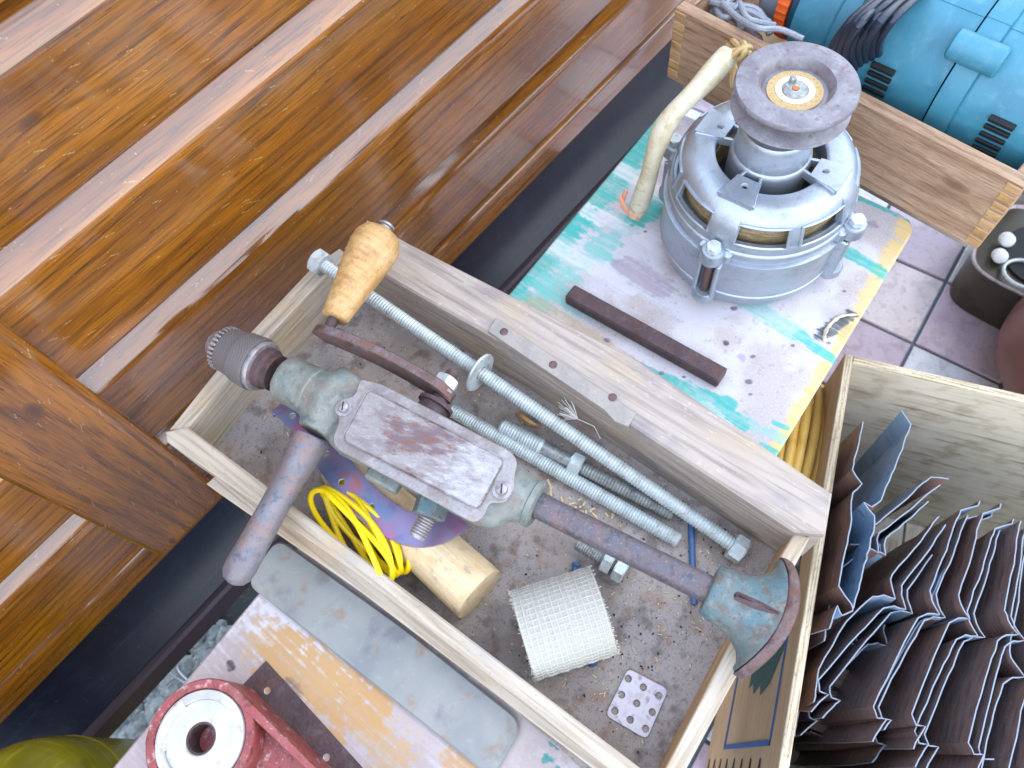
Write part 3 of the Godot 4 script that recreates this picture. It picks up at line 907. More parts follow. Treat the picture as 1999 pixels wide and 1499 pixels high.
func build_drawer() -> void:
	var o := P(900, 850, TOP)
	var dir := P(1625, 963, 0.69) - P(795, 473, 0.69)
	var dr := thing("wooden_drawer", "shallow grey wooden drawer full of tools, lying across the bench", "drawer", Vector3(o.x, TOP, o.z), dir)
	# back board with the heavy top, side boards and end boards
	var g := board4([[760, 543], [991, 674], [1250, 841], [1552, 1038], [1612, 1042], [1625, 963], [1250, 704], [797, 474], [716, 428], [672, 482]], 0.692, 0.066, 0.0018)
	obj("side_board", g, M.old_wood, dr, "thick weathered side board carrying the lock plate")
	g = Geo.new()
	# opposite side board
	var A := [P(322, 842, 0.682), P(364, 832, 0.682), P(790, 1150, 0.682), P(1330, 1560, 0.682), P(1290, 1578, 0.682), P(700, 1121, 0.682), P(326, 862, 0.682)]
	var base := PackedVector3Array()
	for p in A: base.push_back(p - Vector3(0, 0.056, 0))
	g.prism(base, Vector3(0, 0.056, 0), 0.0014)
	obj("side_board", g, M.pale_wood, dr, "pale worn side board")
	g = Geo.new()   # lower lip along the outside
	base = PackedVector3Array()
	for p in [P(430, 922, 0.664), P(740, 1122, 0.664), P(1320, 1570, 0.664), P(1292, 1602, 0.664), P(690, 1144, 0.664), P(402, 944, 0.664)]: base.push_back(p - Vector3(0, 0.03, 0))
	g.prism(base, Vector3(0, 0.03, 0), 0.001)
	obj("runner", g, M.pale_wood, dr)
	g = board4([[330, 838], [366, 836], [445, 740], [640, 533], [678, 496], [662, 484], [610, 520], [440, 700]], 0.6805, 0.055, 0.0012)
	obj("end_board", g, M.pale_wood, dr, "pale narrow end board under the drill chuck", true)
	g = board4([[1550, 1040], [1582, 1048], [1442, 1312], [1341, 1499], [1300, 1580], [1255, 1580], [1300, 1497], [1425, 1254]], 0.681, 0.055, 0.0012)
	obj("end_board", g, M.tan_wood, dr, "tan end board under the breast plate", true)
	g = board4([[1551, 1041], [1581, 1049], [1441, 1313], [1340, 1500], [1299, 1580], [1256, 1580], [1301, 1498], [1426, 1255]], 0.6832, 0.002, 0.0006)
	obj("worn_edge", g, M.pale_wood, dr, "", true)
	g = Geo.new()
	base = PackedVector3Array()
	for p in [P(400, 860, BED), P(700, 560, BED), P(1540, 1060, BED), P(1250, 1600, BED)]: base.push_back(p - Vector3(0, 0.007, 0))
	g.prism(base, Vector3(0, 0.007, 0), 0.0005)
	obj("bottom_panel", g, M.drawer_floor, dr)
	# lock plate let into the thick board
	var lp := board4([[968, 620], [1242, 806], [1226, 832], [1200, 822], [1180, 800], [952, 646]], 0.6945, 0.004, 0.0005)
	var plate := obj("lock_plate", lp, M.lock, dr)
	for q in [[984, 648], [1080, 712], [1196, 776]]:
		var s := Geo.new()
		var at := P(q[0], q[1], 0.6943)
		s.spin([Vector2(0.0035, 0), Vector2(0.0035, 0.0006), Vector2(0.003, 0.001)], 14, Transform3D(Basis(), at))
		obj("screw", s, M.rust, plate)

# ---------------------------------------------------------------- motor
func build_motor() -> void:
	var C := Vector3(0.462, TOP, -0.151)
	var mo := thing("electric_motor", "bare aluminium washing-machine motor standing upright with a belt pulley on top", "motor", C)
	var X := Transform3D(Basis(Vector3.UP, deg_to_rad(4)), C)      # lugs near the axes
	var g := Geo.new()
	g.spin([Vector2(0.056, 0.0), Vector2(0.070, 0.002), Vector2(0.0775, 0.010), Vector2(0.0805, 0.024), Vector2(0.0818, 0.025), Vector2(0.0818, 0.027), Vector2(0.0808, 0.028), Vector2(0.0812, 0.066), Vector2(0.0805, 0.07)], 72, X)
	obj("lower_shell", g, M.alu, mo)
	g = Geo.new()
	g.spin([Vector2(0.0775, 0.069), Vector2(0.0828, 0.0695), Vector2(0.0832, 0.072), Vector2(0.0828, 0.0735), Vector2(0.079, 0.0742), Vector2(0.0785, 0.081), Vector2(0.0806, 0.082), Vector2(0.0808, 0.0845), Vector2(0.0795, 0.0865), Vector2(0.078, 0.0875), Vector2(0.07, 0.0876)], 72, X)
	obj("seam_ring", g, M.alu, mo)
	# upper bell: ribs and rings leave eight windows
	g = Geo.new()
	g.lathe([Vector2(0.079, 0.0876), Vector2(0.0782, 0.092), Vector2(0.0772, 0.0952), Vector2(0.0735, 0.0952), Vector2(0.074, 0.0876)], 72, X)
	g.lathe([Vector2(0.0725, 0.1135), Vector2(0.0705, 0.1185), Vector2(0.066, 0.1235), Vector2(0.059, 0.1255), Vector2(0.0475, 0.1255), Vector2(0.045, 0.1235), Vector2(0.0445, 0.108), Vector2(0.048, 0.108), Vector2(0.05, 0.119), Vector2(0.058, 0.1205), Vector2(0.066, 0.118), Vector2(0.0685, 0.1125)], 72, X)
	var shoulder := [Vector2(0.0768, 0.0946), Vector2(0.0758, 0.104), Vector2(0.0722, 0.114), Vector2(0.0685, 0.1135), Vector2(0.0722, 0.104), Vector2(0.0732, 0.0946)]
	for q in 4:
		var s0 := q * 90.0 + 90.0
		for w in [[-9.0, 9.0], [41.0, 49.0]]:
			var k := shoulder
			if w[1] < 20.0: k = [Vector2(0.0785, 0.094), Vector2(0.0775, 0.105), Vector2(0.0735, 0.116), Vector2(0.068, 0.1215), Vector2(0.0670, 0.114), Vector2(0.0705, 0.106), Vector2(0.0716, 0.094)]
			g.lathe(k, 8, X, deg_to_rad(s0 + w[0]), deg_to_rad(s0 + w[1]))
	g.crease = 0.7
	obj("bell", g, M.alu, mo)
	# raised frames round the windows
	g = Geo.new()
	for q in 4:
		for w in [[9.0, 41.0], [49.0, 81.0]]:
			var a0 := deg_to_rad(q * 90.0 + w[0])
			var a1 := deg_to_rad(q * 90.0 + w[1])
			var path := PackedVector3Array()
			for i in 9: path.push_back(X * Vector3(cos(lerpf(a0, a1, i / 8.0)) * 0.0776, 0.0955, sin(lerpf(a0, a1, i / 8.0)) * 0.0776))
			for i in 9: path.push_back(X * Vector3(cos(lerpf(a1, a0, i / 8.0)) * 0.0728, 0.1142, sin(lerpf(a1, a0, i / 8.0)) * 0.0728))
			g.tube(path, 0.0016, 6, true)
	obj("window_rim", g, M.alu, mo)
	g = Geo.new()
	g.lathe([Vector2(0.040, 0.085), Vector2(0.0665, 0.085), Vector2(0.069, 0.092), Vector2(0.0685, 0.102), Vector2(0.064, 0.108), Vector2(0.052, 0.11), Vector2(0.044, 0.105)], 60, X)
	obj("winding", g, M.copper, mo)
	g = Geo.new()
	g.spin([Vector2(0.045, 0.082), Vector2(0.045, 0.088)], 40, X)
	obj("rotor", g, M.black, mo)
	g = Geo.new()
	g.spin([Vector2(0.0335, 0.086), Vector2(0.0335, 0.124), Vector2(0.0325, 0.128), Vector2(0.0312, 0.1292), Vector2(0.0300, 0.150), Vector2(0.0275, 0.1535), Vector2(0.015, 0.156), Vector2(0.013, 0.166)], 48, X)
	obj("hub", g, M.alu, mo)
	for q in 4:
		var ang := deg_to_rad(q * 90.0 + 90.0)
		var out := Vector3(cos(ang), 0, sin(ang))
		var side := Vector3(-out.z, 0, out.x)
		# a tapering bridge: two ribs and a plate with a hole
		var s := Geo.new()
		for e in [-1, 1]:
			var r := PackedVector3Array()
			for k in [[0.029, 0.0072], [0.062, 0.0165], [0.062, 0.0135], [0.029, 0.0047]]:
				r.push_back(X * (out * k[0] + side * e * k[1] + Vector3(0, 0.1195, 0)))
			s.prism(r, Vector3(0, 0.0085, 0), 0.0006)
		obj("rib", s, M.alu, mo)
		var pl := CSGPolygon3D.new()
		pl.name = "bridge"
		pl.polygon = PackedVector2Array([Vector2(-0.0105, 0.0385), Vector2(0.0105, 0.0385), Vector2(0.0148, 0.0635), Vector2(-0.0148, 0.0635)])
		pl.depth = 0.004
		var o3 := X.basis * out
		var s3 := X.basis * side
		pl.transform = Transform3D(Basis(s3, o3, Vector3.UP if s3.cross(o3).y > 0 else Vector3.DOWN), C - mo.position + Vector3(0, 0.1245 if s3.cross(o3).y < 0 else 0.1285, 0))
		pl.material = M.alu
		var cut := CSGCylinder3D.new()
		cut.name = "hole"
		cut.operation = CSGShape3D.OPERATION_SUBTRACTION
		cut.radius = 0.0031
		cut.height = 0.02
		cut.sides = 16
		cut.rotation.x = PI / 2
		cut.position = Vector3(0, 0.047, 0)
		pl.add_child(cut)
		mo.add_child(pl, true)
		# bolt lug with its channel below
		var lug := Geo.new()
		var at := X * (out * 0.0855)
		lug.spin([Vector2(0.009, 0.074), Vector2(0.0104, 0.0762), Vector2(0.0104, 0.086), Vector2(0.0092, 0.0882), Vector2(0.004, 0.0888)], 24, Transform3D(Basis(), at))
		lug.box(Transform3D(Basis(s3, Vector3.UP, s3.cross(Vector3.UP)), X * (out * 0.078) + Vector3(0, 0.079, 0)), Vector3(0.03, 0.015, 0.012), 0.003)
		lug.spin([Vector2(0.0095, 0.016), Vector2(0.011, 0.019), Vector2(0.011, 0.026), Vector2(0.0095, 0.028)], 24, Transform3D(Basis(), X * (out * 0.083)))
		for e in [-1, 1]:
			lug.box(Transform3D(Basis(s3, Vector3.UP, s3.cross(Vector3.UP)), X * (out * 0.0835 + side * e * 0.0085) + Vector3(0, 0.047, 0)), Vector3(0.004, 0.05, 0.011), 0.0015)
		obj("lug", lug, M.alu, mo)
		var rod := Geo.new()
		rod.spin([Vector2(0.0042, 0.02), Vector2(0.0042, 0.071)], 12, Transform3D(Basis(), X * (out * 0.0838)))
		obj("tie_rod", rod, M.rust, mo)
		obj("bolt", hexnut(X * (out * 0.0862) + Vector3(0, 0.0915, 0), Vector3.UP, 0.0066, 0.006, q * 0.4), M.zinc, mo)
		var tip := Geo.new()
		tip.spin([Vector2(0.0035, 0.008), Vector2(0.0035, 0.017)], 10, Transform3D(Basis(), X * (out * 0.084)))
		obj("bolt_end", tip, M.zinc_dull, mo)
	# pulley
	var PX := Transform3D(Basis().scaled(Vector3(0.94, 1, 0.94)), C + Vector3(0.002, 0.0135, 0.003))
	g = Geo.new()
	g.lathe([Vector2(0.012, 0.160), Vector2(0.020, 0.1575), Vector2(0.042, 0.1585), Vector2(0.0476, 0.1602), Vector2(0.0482, 0.1614), Vector2(0.0476, 0.1624), Vector2(0.0330, 0.1695), Vector2(0.0330, 0.1715), Vector2(0.0476, 0.1772), Vector2(0.0490, 0.1790), Vector2(0.0488, 0.1808), Vector2(0.0476, 0.1822), Vector2(0.034, 0.1836), Vector2(0.0300, 0.1828), Vector2(0.0278, 0.180), Vector2(0.026, 0.1745), Vector2(0.012, 0.1742)], 84, PX)
	var pu := obj("pulley", g, M.pulley, mo)
	g = Geo.new()
	g.spin([Vector2(0.0105, 0.145), Vector2(0.0105, 0.1765), Vector2(0.0098, 0.1772), Vector2(0.003, 0.1774), Vector2(0.0028, 0.176)], 36, PX)
	obj("shaft", g, M.zinc_dull, mo)
	g = Geo.new()
	g.lathe([Vector2(0.0107, 0.1743), Vector2(0.0155, 0.1743), Vector2(0.0155, 0.1762), Vector2(0.0107, 0.1762)], 48, PX)
	obj("white_ring", g, M.white_paint, pu)
	g = Geo.new()
	g.lathe([Vector2(0.0155, 0.1742), Vector2(0.0225, 0.1742), Vector2(0.0222, 0.1754), Vector2(0.0155, 0.1757)], 48, PX)
	obj("washer", g, M.tan_wire, pu)
	g = Geo.new()
	g.box(PX * Transform3D(Basis(Vector3.UP, 0.9), Vector3(0.0058, 0.178, -0.0062)), Vector3(0.0048, 0.006, 0.0048), 0.0006)
	obj("key", g, M.zinc_dull, pu)
	g = Geo.new()
	g.spin([Vector2(0.0024, 0.1774), Vector2(0.0024, 0.1779)], 14, PX)
	obj("centre_hole", g, M.orange, pu)
	# lead: twisted wires into a cream sleeve that droops to the bench
	var w0 := C + Vector3(0.035, 0.135, -0.058)
	var start := P(1418, 112, 0.80)
	for k in 3:
		var tw := Geo.new()
		var pth := PackedVector3Array()
		var base := curve([w0, w0 + Vector3(0.0, 0.035, -0.012), P(1460, 98, 0.808), start], 24)
		for i in base.size():
			var a := i * 0.55 + TAU * k / 3.0
			pth.push_back(base[i] + Vector3(cos(a) * 0.0025, sin(a) * 0.0025, cos(a + 1.3) * 0.0025))
		tw.tube(pth, 0.0026, 7)
		obj("wire", tw, M.tan_wire, mo)
	g = Geo.new()
	var path := curve([P(1422, 106, 0.80), P(1370, 165, 0.79), P(1310, 228, 0.765), P(1284, 280, 0.735), P(1266, 345, 0.69), P(1248, 400, 0.645), P(1236, 424, 0.632)], 36)
	var rad := []
	for i in path.size(): rad.append(lerpf(0.0086, 0.0086, i / 36.0) * (1.0 + 0.10 * sin(i * 0.5)) * (0.75 if i > 34 else 1.0))
	g.tube(path, rad, 14)
	obj("sleeve", g, M.cream, mo)
	g = Geo.new()
	for q in [[1215, 400, 1222, 372], [1224, 412, 1210, 385]]:
		g.tube(curve([P(1236, 424, 0.633), P(q[0], q[1], 0.633), P(q[2], q[3], 0.640)], 8), 0.0022, 6)
	g.tube(curve([P(1250, 395, 0.652), P(1243, 410, 0.640), P(1236, 426, 0.6345)], 6), 0.0055, 8)
	obj("lead_end", g, mat(V(222, 150, 116), 0.6), mo)

# ---------------------------------------------------------------- drill
func build_drill() -> void:
	var H := 0.715
	var a0 := P(425, 672, H)
	var a1 := P(1050, 985, H)
	var ax := (a1 - a0).normalized()
	var side := Vector3(-ax.z, 0, ax.x)        # towards the side handle
	var dr := thing("breast_drill", "old hand-cranked breast drill with chuck, crank and breast plate across the drawer", "drill", Vector3(P(840, 880, H).x, 0.68, P(840, 880, H).z), ax)
	var Y := func(px, py): return P(px, py, H)
	# casting
	var cc := P(823, 886, H)
	var bxf := Transform3D(Basis(ax, Vector3.UP, side), cc + Vector3(0, -0.001, 0))
	var col0: Vector3 = Y.call(556, 737)
	var col1: Vector3 = Y.call(650, 785)
	var up0: Vector3 = Y.call(650, 790)
	var up1: Vector3 = Y.call(695, 738)
	var dn1: Vector3 = Y.call(615, 845)
	var e0: Vector3 = Y.call(960, 945)
	var e1: Vector3 = Y.call(1000, 962)
	var e2: Vector3 = Y.call(1048, 985)
	var ear: Vector3 = Y.call(962, 1006)
	var ear2: Vector3 = Y.call(1000, 950)
	var f := func(p: Vector3) -> float:
		var d := sd_box(p, bxf, Vector3(0.066, 0.0165, 0.0265), 0.006)
		d = smin(d, sd_cyl(p, col0, col1, 0.0195, 0.003), 0.010)
		d = smin(d, sd_cyl(p, up0, up1, 0.0145, 0.003), 0.012)
		d = smin(d, sd_cyl(p, up0, dn1, 0.0145, 0.002), 0.012)
		d = smin(d, sd_cone(p, e0, e1, 0.018, 0.015), 0.012)
		d = smin(d, sd_cyl(p, e1, e2, 0.0165, 0.002), 0.010)
		d = smin(d, sd_cone(p, ear, ear2, 0.009, 0.010), 0.010)
		return d
	var lo := Vector3(minf(col0.x, e2.x), H, minf(col0.z, e2.z))
	var hi := Vector3(maxf(col0.x, e2.x), H, maxf(col0.z, e2.z))
	for p in [up1, dn1, ear, ear2]:
		lo = lo.min(p); hi = hi.max(p)
	var g := Geo.new()
	g.nets(f, lo - Vector3(0.045, 0.026, 0.045), hi + Vector3(0.045, 0.026, 0.045), 0.0024)
	g.crease = 0.3
	obj("gear_case", g, M.casting, dr)
	g = Geo.new()
	g.lathe([Vector2(0.0190, 0.0), Vector2(0.0206, 0.001), Vector2(0.0206, 0.0035), Vector2(0.0195, 0.0045), Vector2(0.017, 0.0045), Vector2(0.017, 0)], 36, along(col0 + ax * 0.027, col1))
	g.lathe([Vector2(0.0165, 0.0), Vector2(0.018, 0.001), Vector2(0.018, 0.005), Vector2(0.0165, 0.006), Vector2(0.010, 0.006), Vector2(0.010, 0)], 32, along(e2 - ax * 0.005, e2 + ax))
	obj("collar", g, M.casting, dr)
	# cover plate with two screw ears
	g = Geo.new()
	var ch := 0.7315
	var cp := rounded(poly([[705, 741], [748, 752], [1000, 884], [1010, 902], [1004, 936], [1003, 962], [984, 984], [956, 982], [944, 1012], [925, 1022], [656, 876], [650, 858], [664, 822], [652, 796], [668, 780], [692, 776]], ch), 0.0035, 3)
	g.prism(cp, Vector3(0, 0.0028, 0), 0.0010)
	var cov := obj("cover_plate", g, M.cover, dr)
	var inner := PackedVector3Array()
	var m0 := P(828, 884, ch)
	for p in rounded(poly([[722, 762], [988, 900], [936, 1000], [668, 862]], ch), 0.006, 4): inner.push_back(p + Vector3(0, 0.0026, 0))
	g = Geo.new()
	g.prism(inner, Vector3(0, 0.0022, 0), 0.0018)
	var pc0 := P(722, 762, ch)
	var px0 := P(988, 900, ch) - pc0
	var py0 := P(668, 862, ch) - pc0
	g.uvfn = func(p: Vector3, _n): return Vector2((p - pc0).dot(px0) / px0.length_squared(), (p - pc0).dot(py0) / py0.length_squared())
	obj("raised_panel", g, M.cover_panel, cov)
	g = Geo.new()
	var st := rounded(poly([[780, 850], [800, 832], [832, 830], [862, 848], [866, 880], [838, 918], [806, 912], [776, 888]], ch + 0.0052), 0.004, 3)
	for q in [[672, 797], [980, 957]]:
		var s := Geo.new()
		var at := P(q[0], q[1], ch + 0.0028)
		s.spin([Vector2(0.0068, 0), Vector2(0.0068, 0.0008), Vector2(0.0044, 0.001), Vector2(0.0044, 0.002), Vector2(0.0038, 0.0034), Vector2(0.0015, 0.0042)], 18, Transform3D(Basis(), at))
		var sc := obj("screw", s, M.steel, cov)
		s = Geo.new()
		s.box(Transform3D(Basis(Vector3.UP, 0.6), at + Vector3(0, 0.0042, 0)), Vector3(0.007, 0.0006, 0.0009), 0.0001)
		obj("slot", s, M.black, sc)
	# chuck
	var tip: Vector3 = Y.call(428, 674)
	var back: Vector3 = Y.call(562, 740)
	var cx := along(tip - ax * 0.006, back)
	g = Geo.new()
	g.lathe([Vector2(0.0045, 0.004), Vector2(0.0075, 0.0), Vector2(0.0105, 0.001), Vector2(0.0132, 0.006), Vector2(0.0140, 0.016), Vector2(0.0140, 0.02), Vector2(0.0045, 0.02)], 36, cx)
	for k in 3:
		var a := TAU * k / 3.0 + 0.5
		g.box(cx * Transform3D(Basis(Vector3.UP, -a), Vector3(cos(a) * 0.004, 0.004, sin(a) * 0.004)), Vector3(0.0055, 0.010, 0.0042), 0.0008)
	var nose := obj("chuck_nose", g, M.steel, dr)
	for k in 3:
		var hl := Geo.new()
		var a := TAU * k / 3.0 + 2.5
		hl.spin([Vector2(0.0032, 0), Vector2(0.0032, 0.001)], 14, cx * Transform3D(Basis(Vector3(-sin(a), 0, cos(a)), Vector3(cos(a), 0, sin(a)), Vector3(0, 1, 0)), Vector3(cos(a) * 0.0131, 0.0105, sin(a) * 0.0131)))
		obj("key_hole", hl, M.black, nose)
	g = Geo.new()
	for k in 30:
		var a := TAU * k / 30.0
		g.box(cx * Transform3D(Basis(Vector3.UP, -a), Vector3(cos(a) * 0.0158, 0.0135, sin(a) * 0.0158)), Vector3(0.0065, 0.005, 0.0021), 0.0004)
	obj("teeth", g, M.steel, dr)
	g = Geo.new()
	g.lathe([Vector2(0.013, 0.0142), Vector2(0.0172, 0.0145), Vector2(0.0185, 0.017), Vector2(0.0200, 0.028), Vector2(0.0206, 0.0292), Vector2(0.0208, 0.031), Vector2(0.0216, 0.0325), Vector2(0.0226, 0.046), Vector2(0.0222, 0.048), Vector2(0.013, 0.048)], 60, cx)
	obj("chuck_sleeve", g, M.knurl, dr)
	g = Geo.new()
	g.lathe([Vector2(0.013, 0.0475), Vector2(0.0206, 0.0475), Vector2(0.0214, 0.0495), Vector2(0.0206, 0.0525), Vector2(0.0188, 0.053), Vector2(0.013, 0.053)], 48, cx)
	obj("chuck_ring", g, M.steel, dr)
	g = Geo.new()
	g.lathe([Vector2(0.004, 0.0525), Vector2(0.0174, 0.0525), Vector2(0.0172, 0.058), Vector2(0.0150, 0.060), Vector2(0.0150, 0.066), Vector2(0.004, 0.066)], 40, cx)
	obj("chuck_collar", g, M.dark_rust, dr)
	# side handle
	var h0: Vector3 = P(610, 855, 0.714)
	var h1: Vector3 = P(458, 1128, 0.702)
	var hx := along(h0, h1)
	var hl := h0.distance_to(h1)
	g = Geo.new()
	g.spin([Vector2(0.0135, 0.0), Vector2(0.0142, 0.002), Vector2(0.0132, hl * 0.15), Vector2(0.0115, hl * 0.3), Vector2(0.0108, hl * 0.5), Vector2(0.0112, hl * 0.75), Vector2(0.0118, hl * 0.92), Vector2(0.0110, hl * 0.98), Vector2(0.0080, hl * 1.02), Vector2(0.003, hl * 1.04)], 28, hx)
	obj("side_handle", g, M.handle_paint, dr)
	# crank: spindle, arm, grip
	var out := -side
	var sp0: Vector3 = Y.call(800, 832)
	var sp: Vector3 = Y.call(862, 772)
	var xs := along(sp - out * 0.055, sp)
	g = Geo.new()
	g.spin([Vector2(0.012, 0.0), Vector2(0.012, 0.044), Vector2(0.0145, 0.0445), Vector2(0.0145, 0.0475), Vector2(0.008, 0.048), Vector2(0.006, 0.058)], 28, xs)
	obj("spindle", g, M.dark_rust, dr)
	var armd := (P(622, 646, 0.738) - P(872, 772, H)).normalized()
	var arm0: Vector3 = P(884, 778, H)
	var arm1: Vector3 = P(616, 643, 0.738)
	g = Geo.new()
	var rings := []
	var al := arm0.distance_to(arm1)
	for i in 15:
		var t := i / 14.0
		var c := arm0.lerp(arm1, t) + out * (0.004 * sin(PI * t))
		var th := lerpf(0.0048, 0.0042, t) * (0.9 if i == 0 or i == 14 else 1.0)
		var hh := lerpf(0.0135, 0.0095, t) * sqrt(maxf(1.0 - pow(absf(t * 2.0 - 1.0), 14.0), 0.06))
		var r := PackedVector3Array()
		for q in [[-1, -0.8], [-0.7, -1], [0.7, -1], [1, -0.8], [1, 0.8], [0.7, 1], [-0.7, 1], [-1, 0.8]]:
			r.push_back(c + out * q[0] * th + Vector3(0, q[1] * hh, 0))
		rings.append(r)
	g.loft(rings)
	g.crease = 0.7
	var arm := obj("crank_arm", g, M.rust, dr)
	var nutc: Vector3 = P(868, 752, H)
	g = Geo.new()
	g.spin([Vector2(0.0115, 0), Vector2(0.0115, 0.002)], 24, along(nutc - out * 0.006, nutc))
	obj("washer", g, M.steel, dr)
	obj("nut", hexnut(nutc + out * 0.002, out, 0.0098, 0.009, 0.3), M.zinc, dr)
	obj("threaded_stud", threaded(nutc, nutc + out * 0.0135, 0.0052, 0.0016), M.rust, dr)
	g = Geo.new()
	var gr0: Vector3 = P(652, 622, 0.738)
	var gr1: Vector3 = P(748, 452, 0.742)
	var gx := along(gr0, gr1)
	var gl := gr0.distance_to(gr1)
	g.spin([Vector2(0.0040, -0.014), Vector2(0.0046, -0.012), Vector2(0.0046, 0.002)], 16, gx)
	obj("grip_pin", g, M.dark_rust, dr)
	g = Geo.new()
	g.spin([Vector2(0.0058, gl - 0.002), Vector2(0.0058, gl + 0.004), Vector2(0.0075, gl + 0.0045), Vector2(0.0072, gl + 0.0065), Vector2(0.003, gl + 0.008)], 18, gx)
	obj("pin_head", g, M.steel, dr)
	g = Geo.new()
	g.spin([Vector2(0.0095, 0.0), Vector2(0.0112, 0.0012), Vector2(0.0122, gl * 0.1), Vector2(0.0152, gl * 0.35), Vector2(0.0186, gl * 0.6), Vector2(0.0206, gl * 0.78), Vector2(0.0200, gl * 0.88), Vector2(0.0165, gl * 0.96), Vector2(0.0105, gl * 1.0), Vector2(0.006, gl * 1.01)], 32, gx)
	obj("grip", g, M.handle_wood, dr)
	# pinion stud on the near side and a small foot
	g = Geo.new()
	var b0: Vector3 = P(852, 960, 0.705)
	var b1: Vector3 = P(836, 1008, 0.703)
	g.spin([Vector2(0.013, 0), Vector2(0.013, b0.distance_to(b1)), Vector2(0.011, b0.distance_to(b1) + 0.001)], 6, along(b0, b1))
	var b2: Vector3 = P(812, 1050, 0.700)
	g.crease = 0.9
	obj("pinion_boss", g, M.blue_casting, dr)
	obj("pinion_stud", threaded(b1, b2, 0.0066, 0.0022), M.steel, dr)
	g = Geo.new()
	g.box(Transform3D(Basis(ax, Vector3.UP, side), P(750, 935, 0.706)), Vector3(0.028, 0.012, 0.012), 0.002)
	obj("lug", g, M.casting, dr)
	# shaft and breast plate
	var r0: Vector3 = Y.call(1045, 983)
	var r1: Vector3 = P(1395, 1157, H - 0.001)
	g = Geo.new()
	var rl := r0.distance_to(r1)
	g.spin([Vector2(0.0096, 0), Vector2(0.0096, rl * 0.2), Vector2(0.0094, rl * 0.6), Vector2(0.0096, rl)], 28, along(r0, r1))
	obj("shaft", g, M.rod_paint, dr)
	g = Geo.new()
	var s0: Vector3 = P(1383, 1151, H - 0.001)
	var rg := []
	for q in [[0.0, 0.0150, 0.0150, 0.0], [0.001, 0.0172, 0.0172, 0.0], [0.006, 0.0182, 0.0180, 0.0], [0.016, 0.0194, 0.0186, 0.0], [0.025, 0.0228, 0.0200, 0.1], [0.033, 0.0285, 0.0225, 0.4], [0.039, 0.0345, 0.0245, 0.75], [0.0420, 0.0380, 0.0258, 1.0], [0.0445, 0.0402, 0.0268, 1.0], [0.0455, 0.0418, 0.0276, 1.0], [0.0490, 0.0424, 0.028, 1.0], [0.0515, 0.0420, 0.0276, 1.0], [0.0525, 0.0405, 0.0266, 1.0], [0.0515, 0.0360, 0.0235, 1.0], [0.0500, 0.015, 0.010, 1.0]]:
		var r := PackedVector3Array()
		for k in 40:
			var a := TAU * k / 40.0
			var z: float = cos(a) * q[1]
			r.push_back(s0 + ax * (q[0] - 0.013 * q[3] * pow(z / 0.044, 2.0)) + side * z + Vector3(0, sin(a) * q[2], 0))
		rg.append(r)
	g.loft(rg.slice(0, 9))
	g.crease = 0.5
	var bp := obj("breast_plate", g, M.blue_casting, dr)
	g = Geo.new()
	g.loft(rg.slice(9))
	g.crease = 0.5
	obj("rim", g, M.rust, bp)
	g = Geo.new()
	g.box(Transform3D(Basis(ax, Vector3.UP, side), s0 + ax * 0.030 + Vector3(0, 0.0205, 0)).rotated_local(Vector3(0, 0, 1), 0.2), Vector3(0.032, 0.006, 0.006), 0.0022)
	obj("rib", g, M.dark_rust, bp)

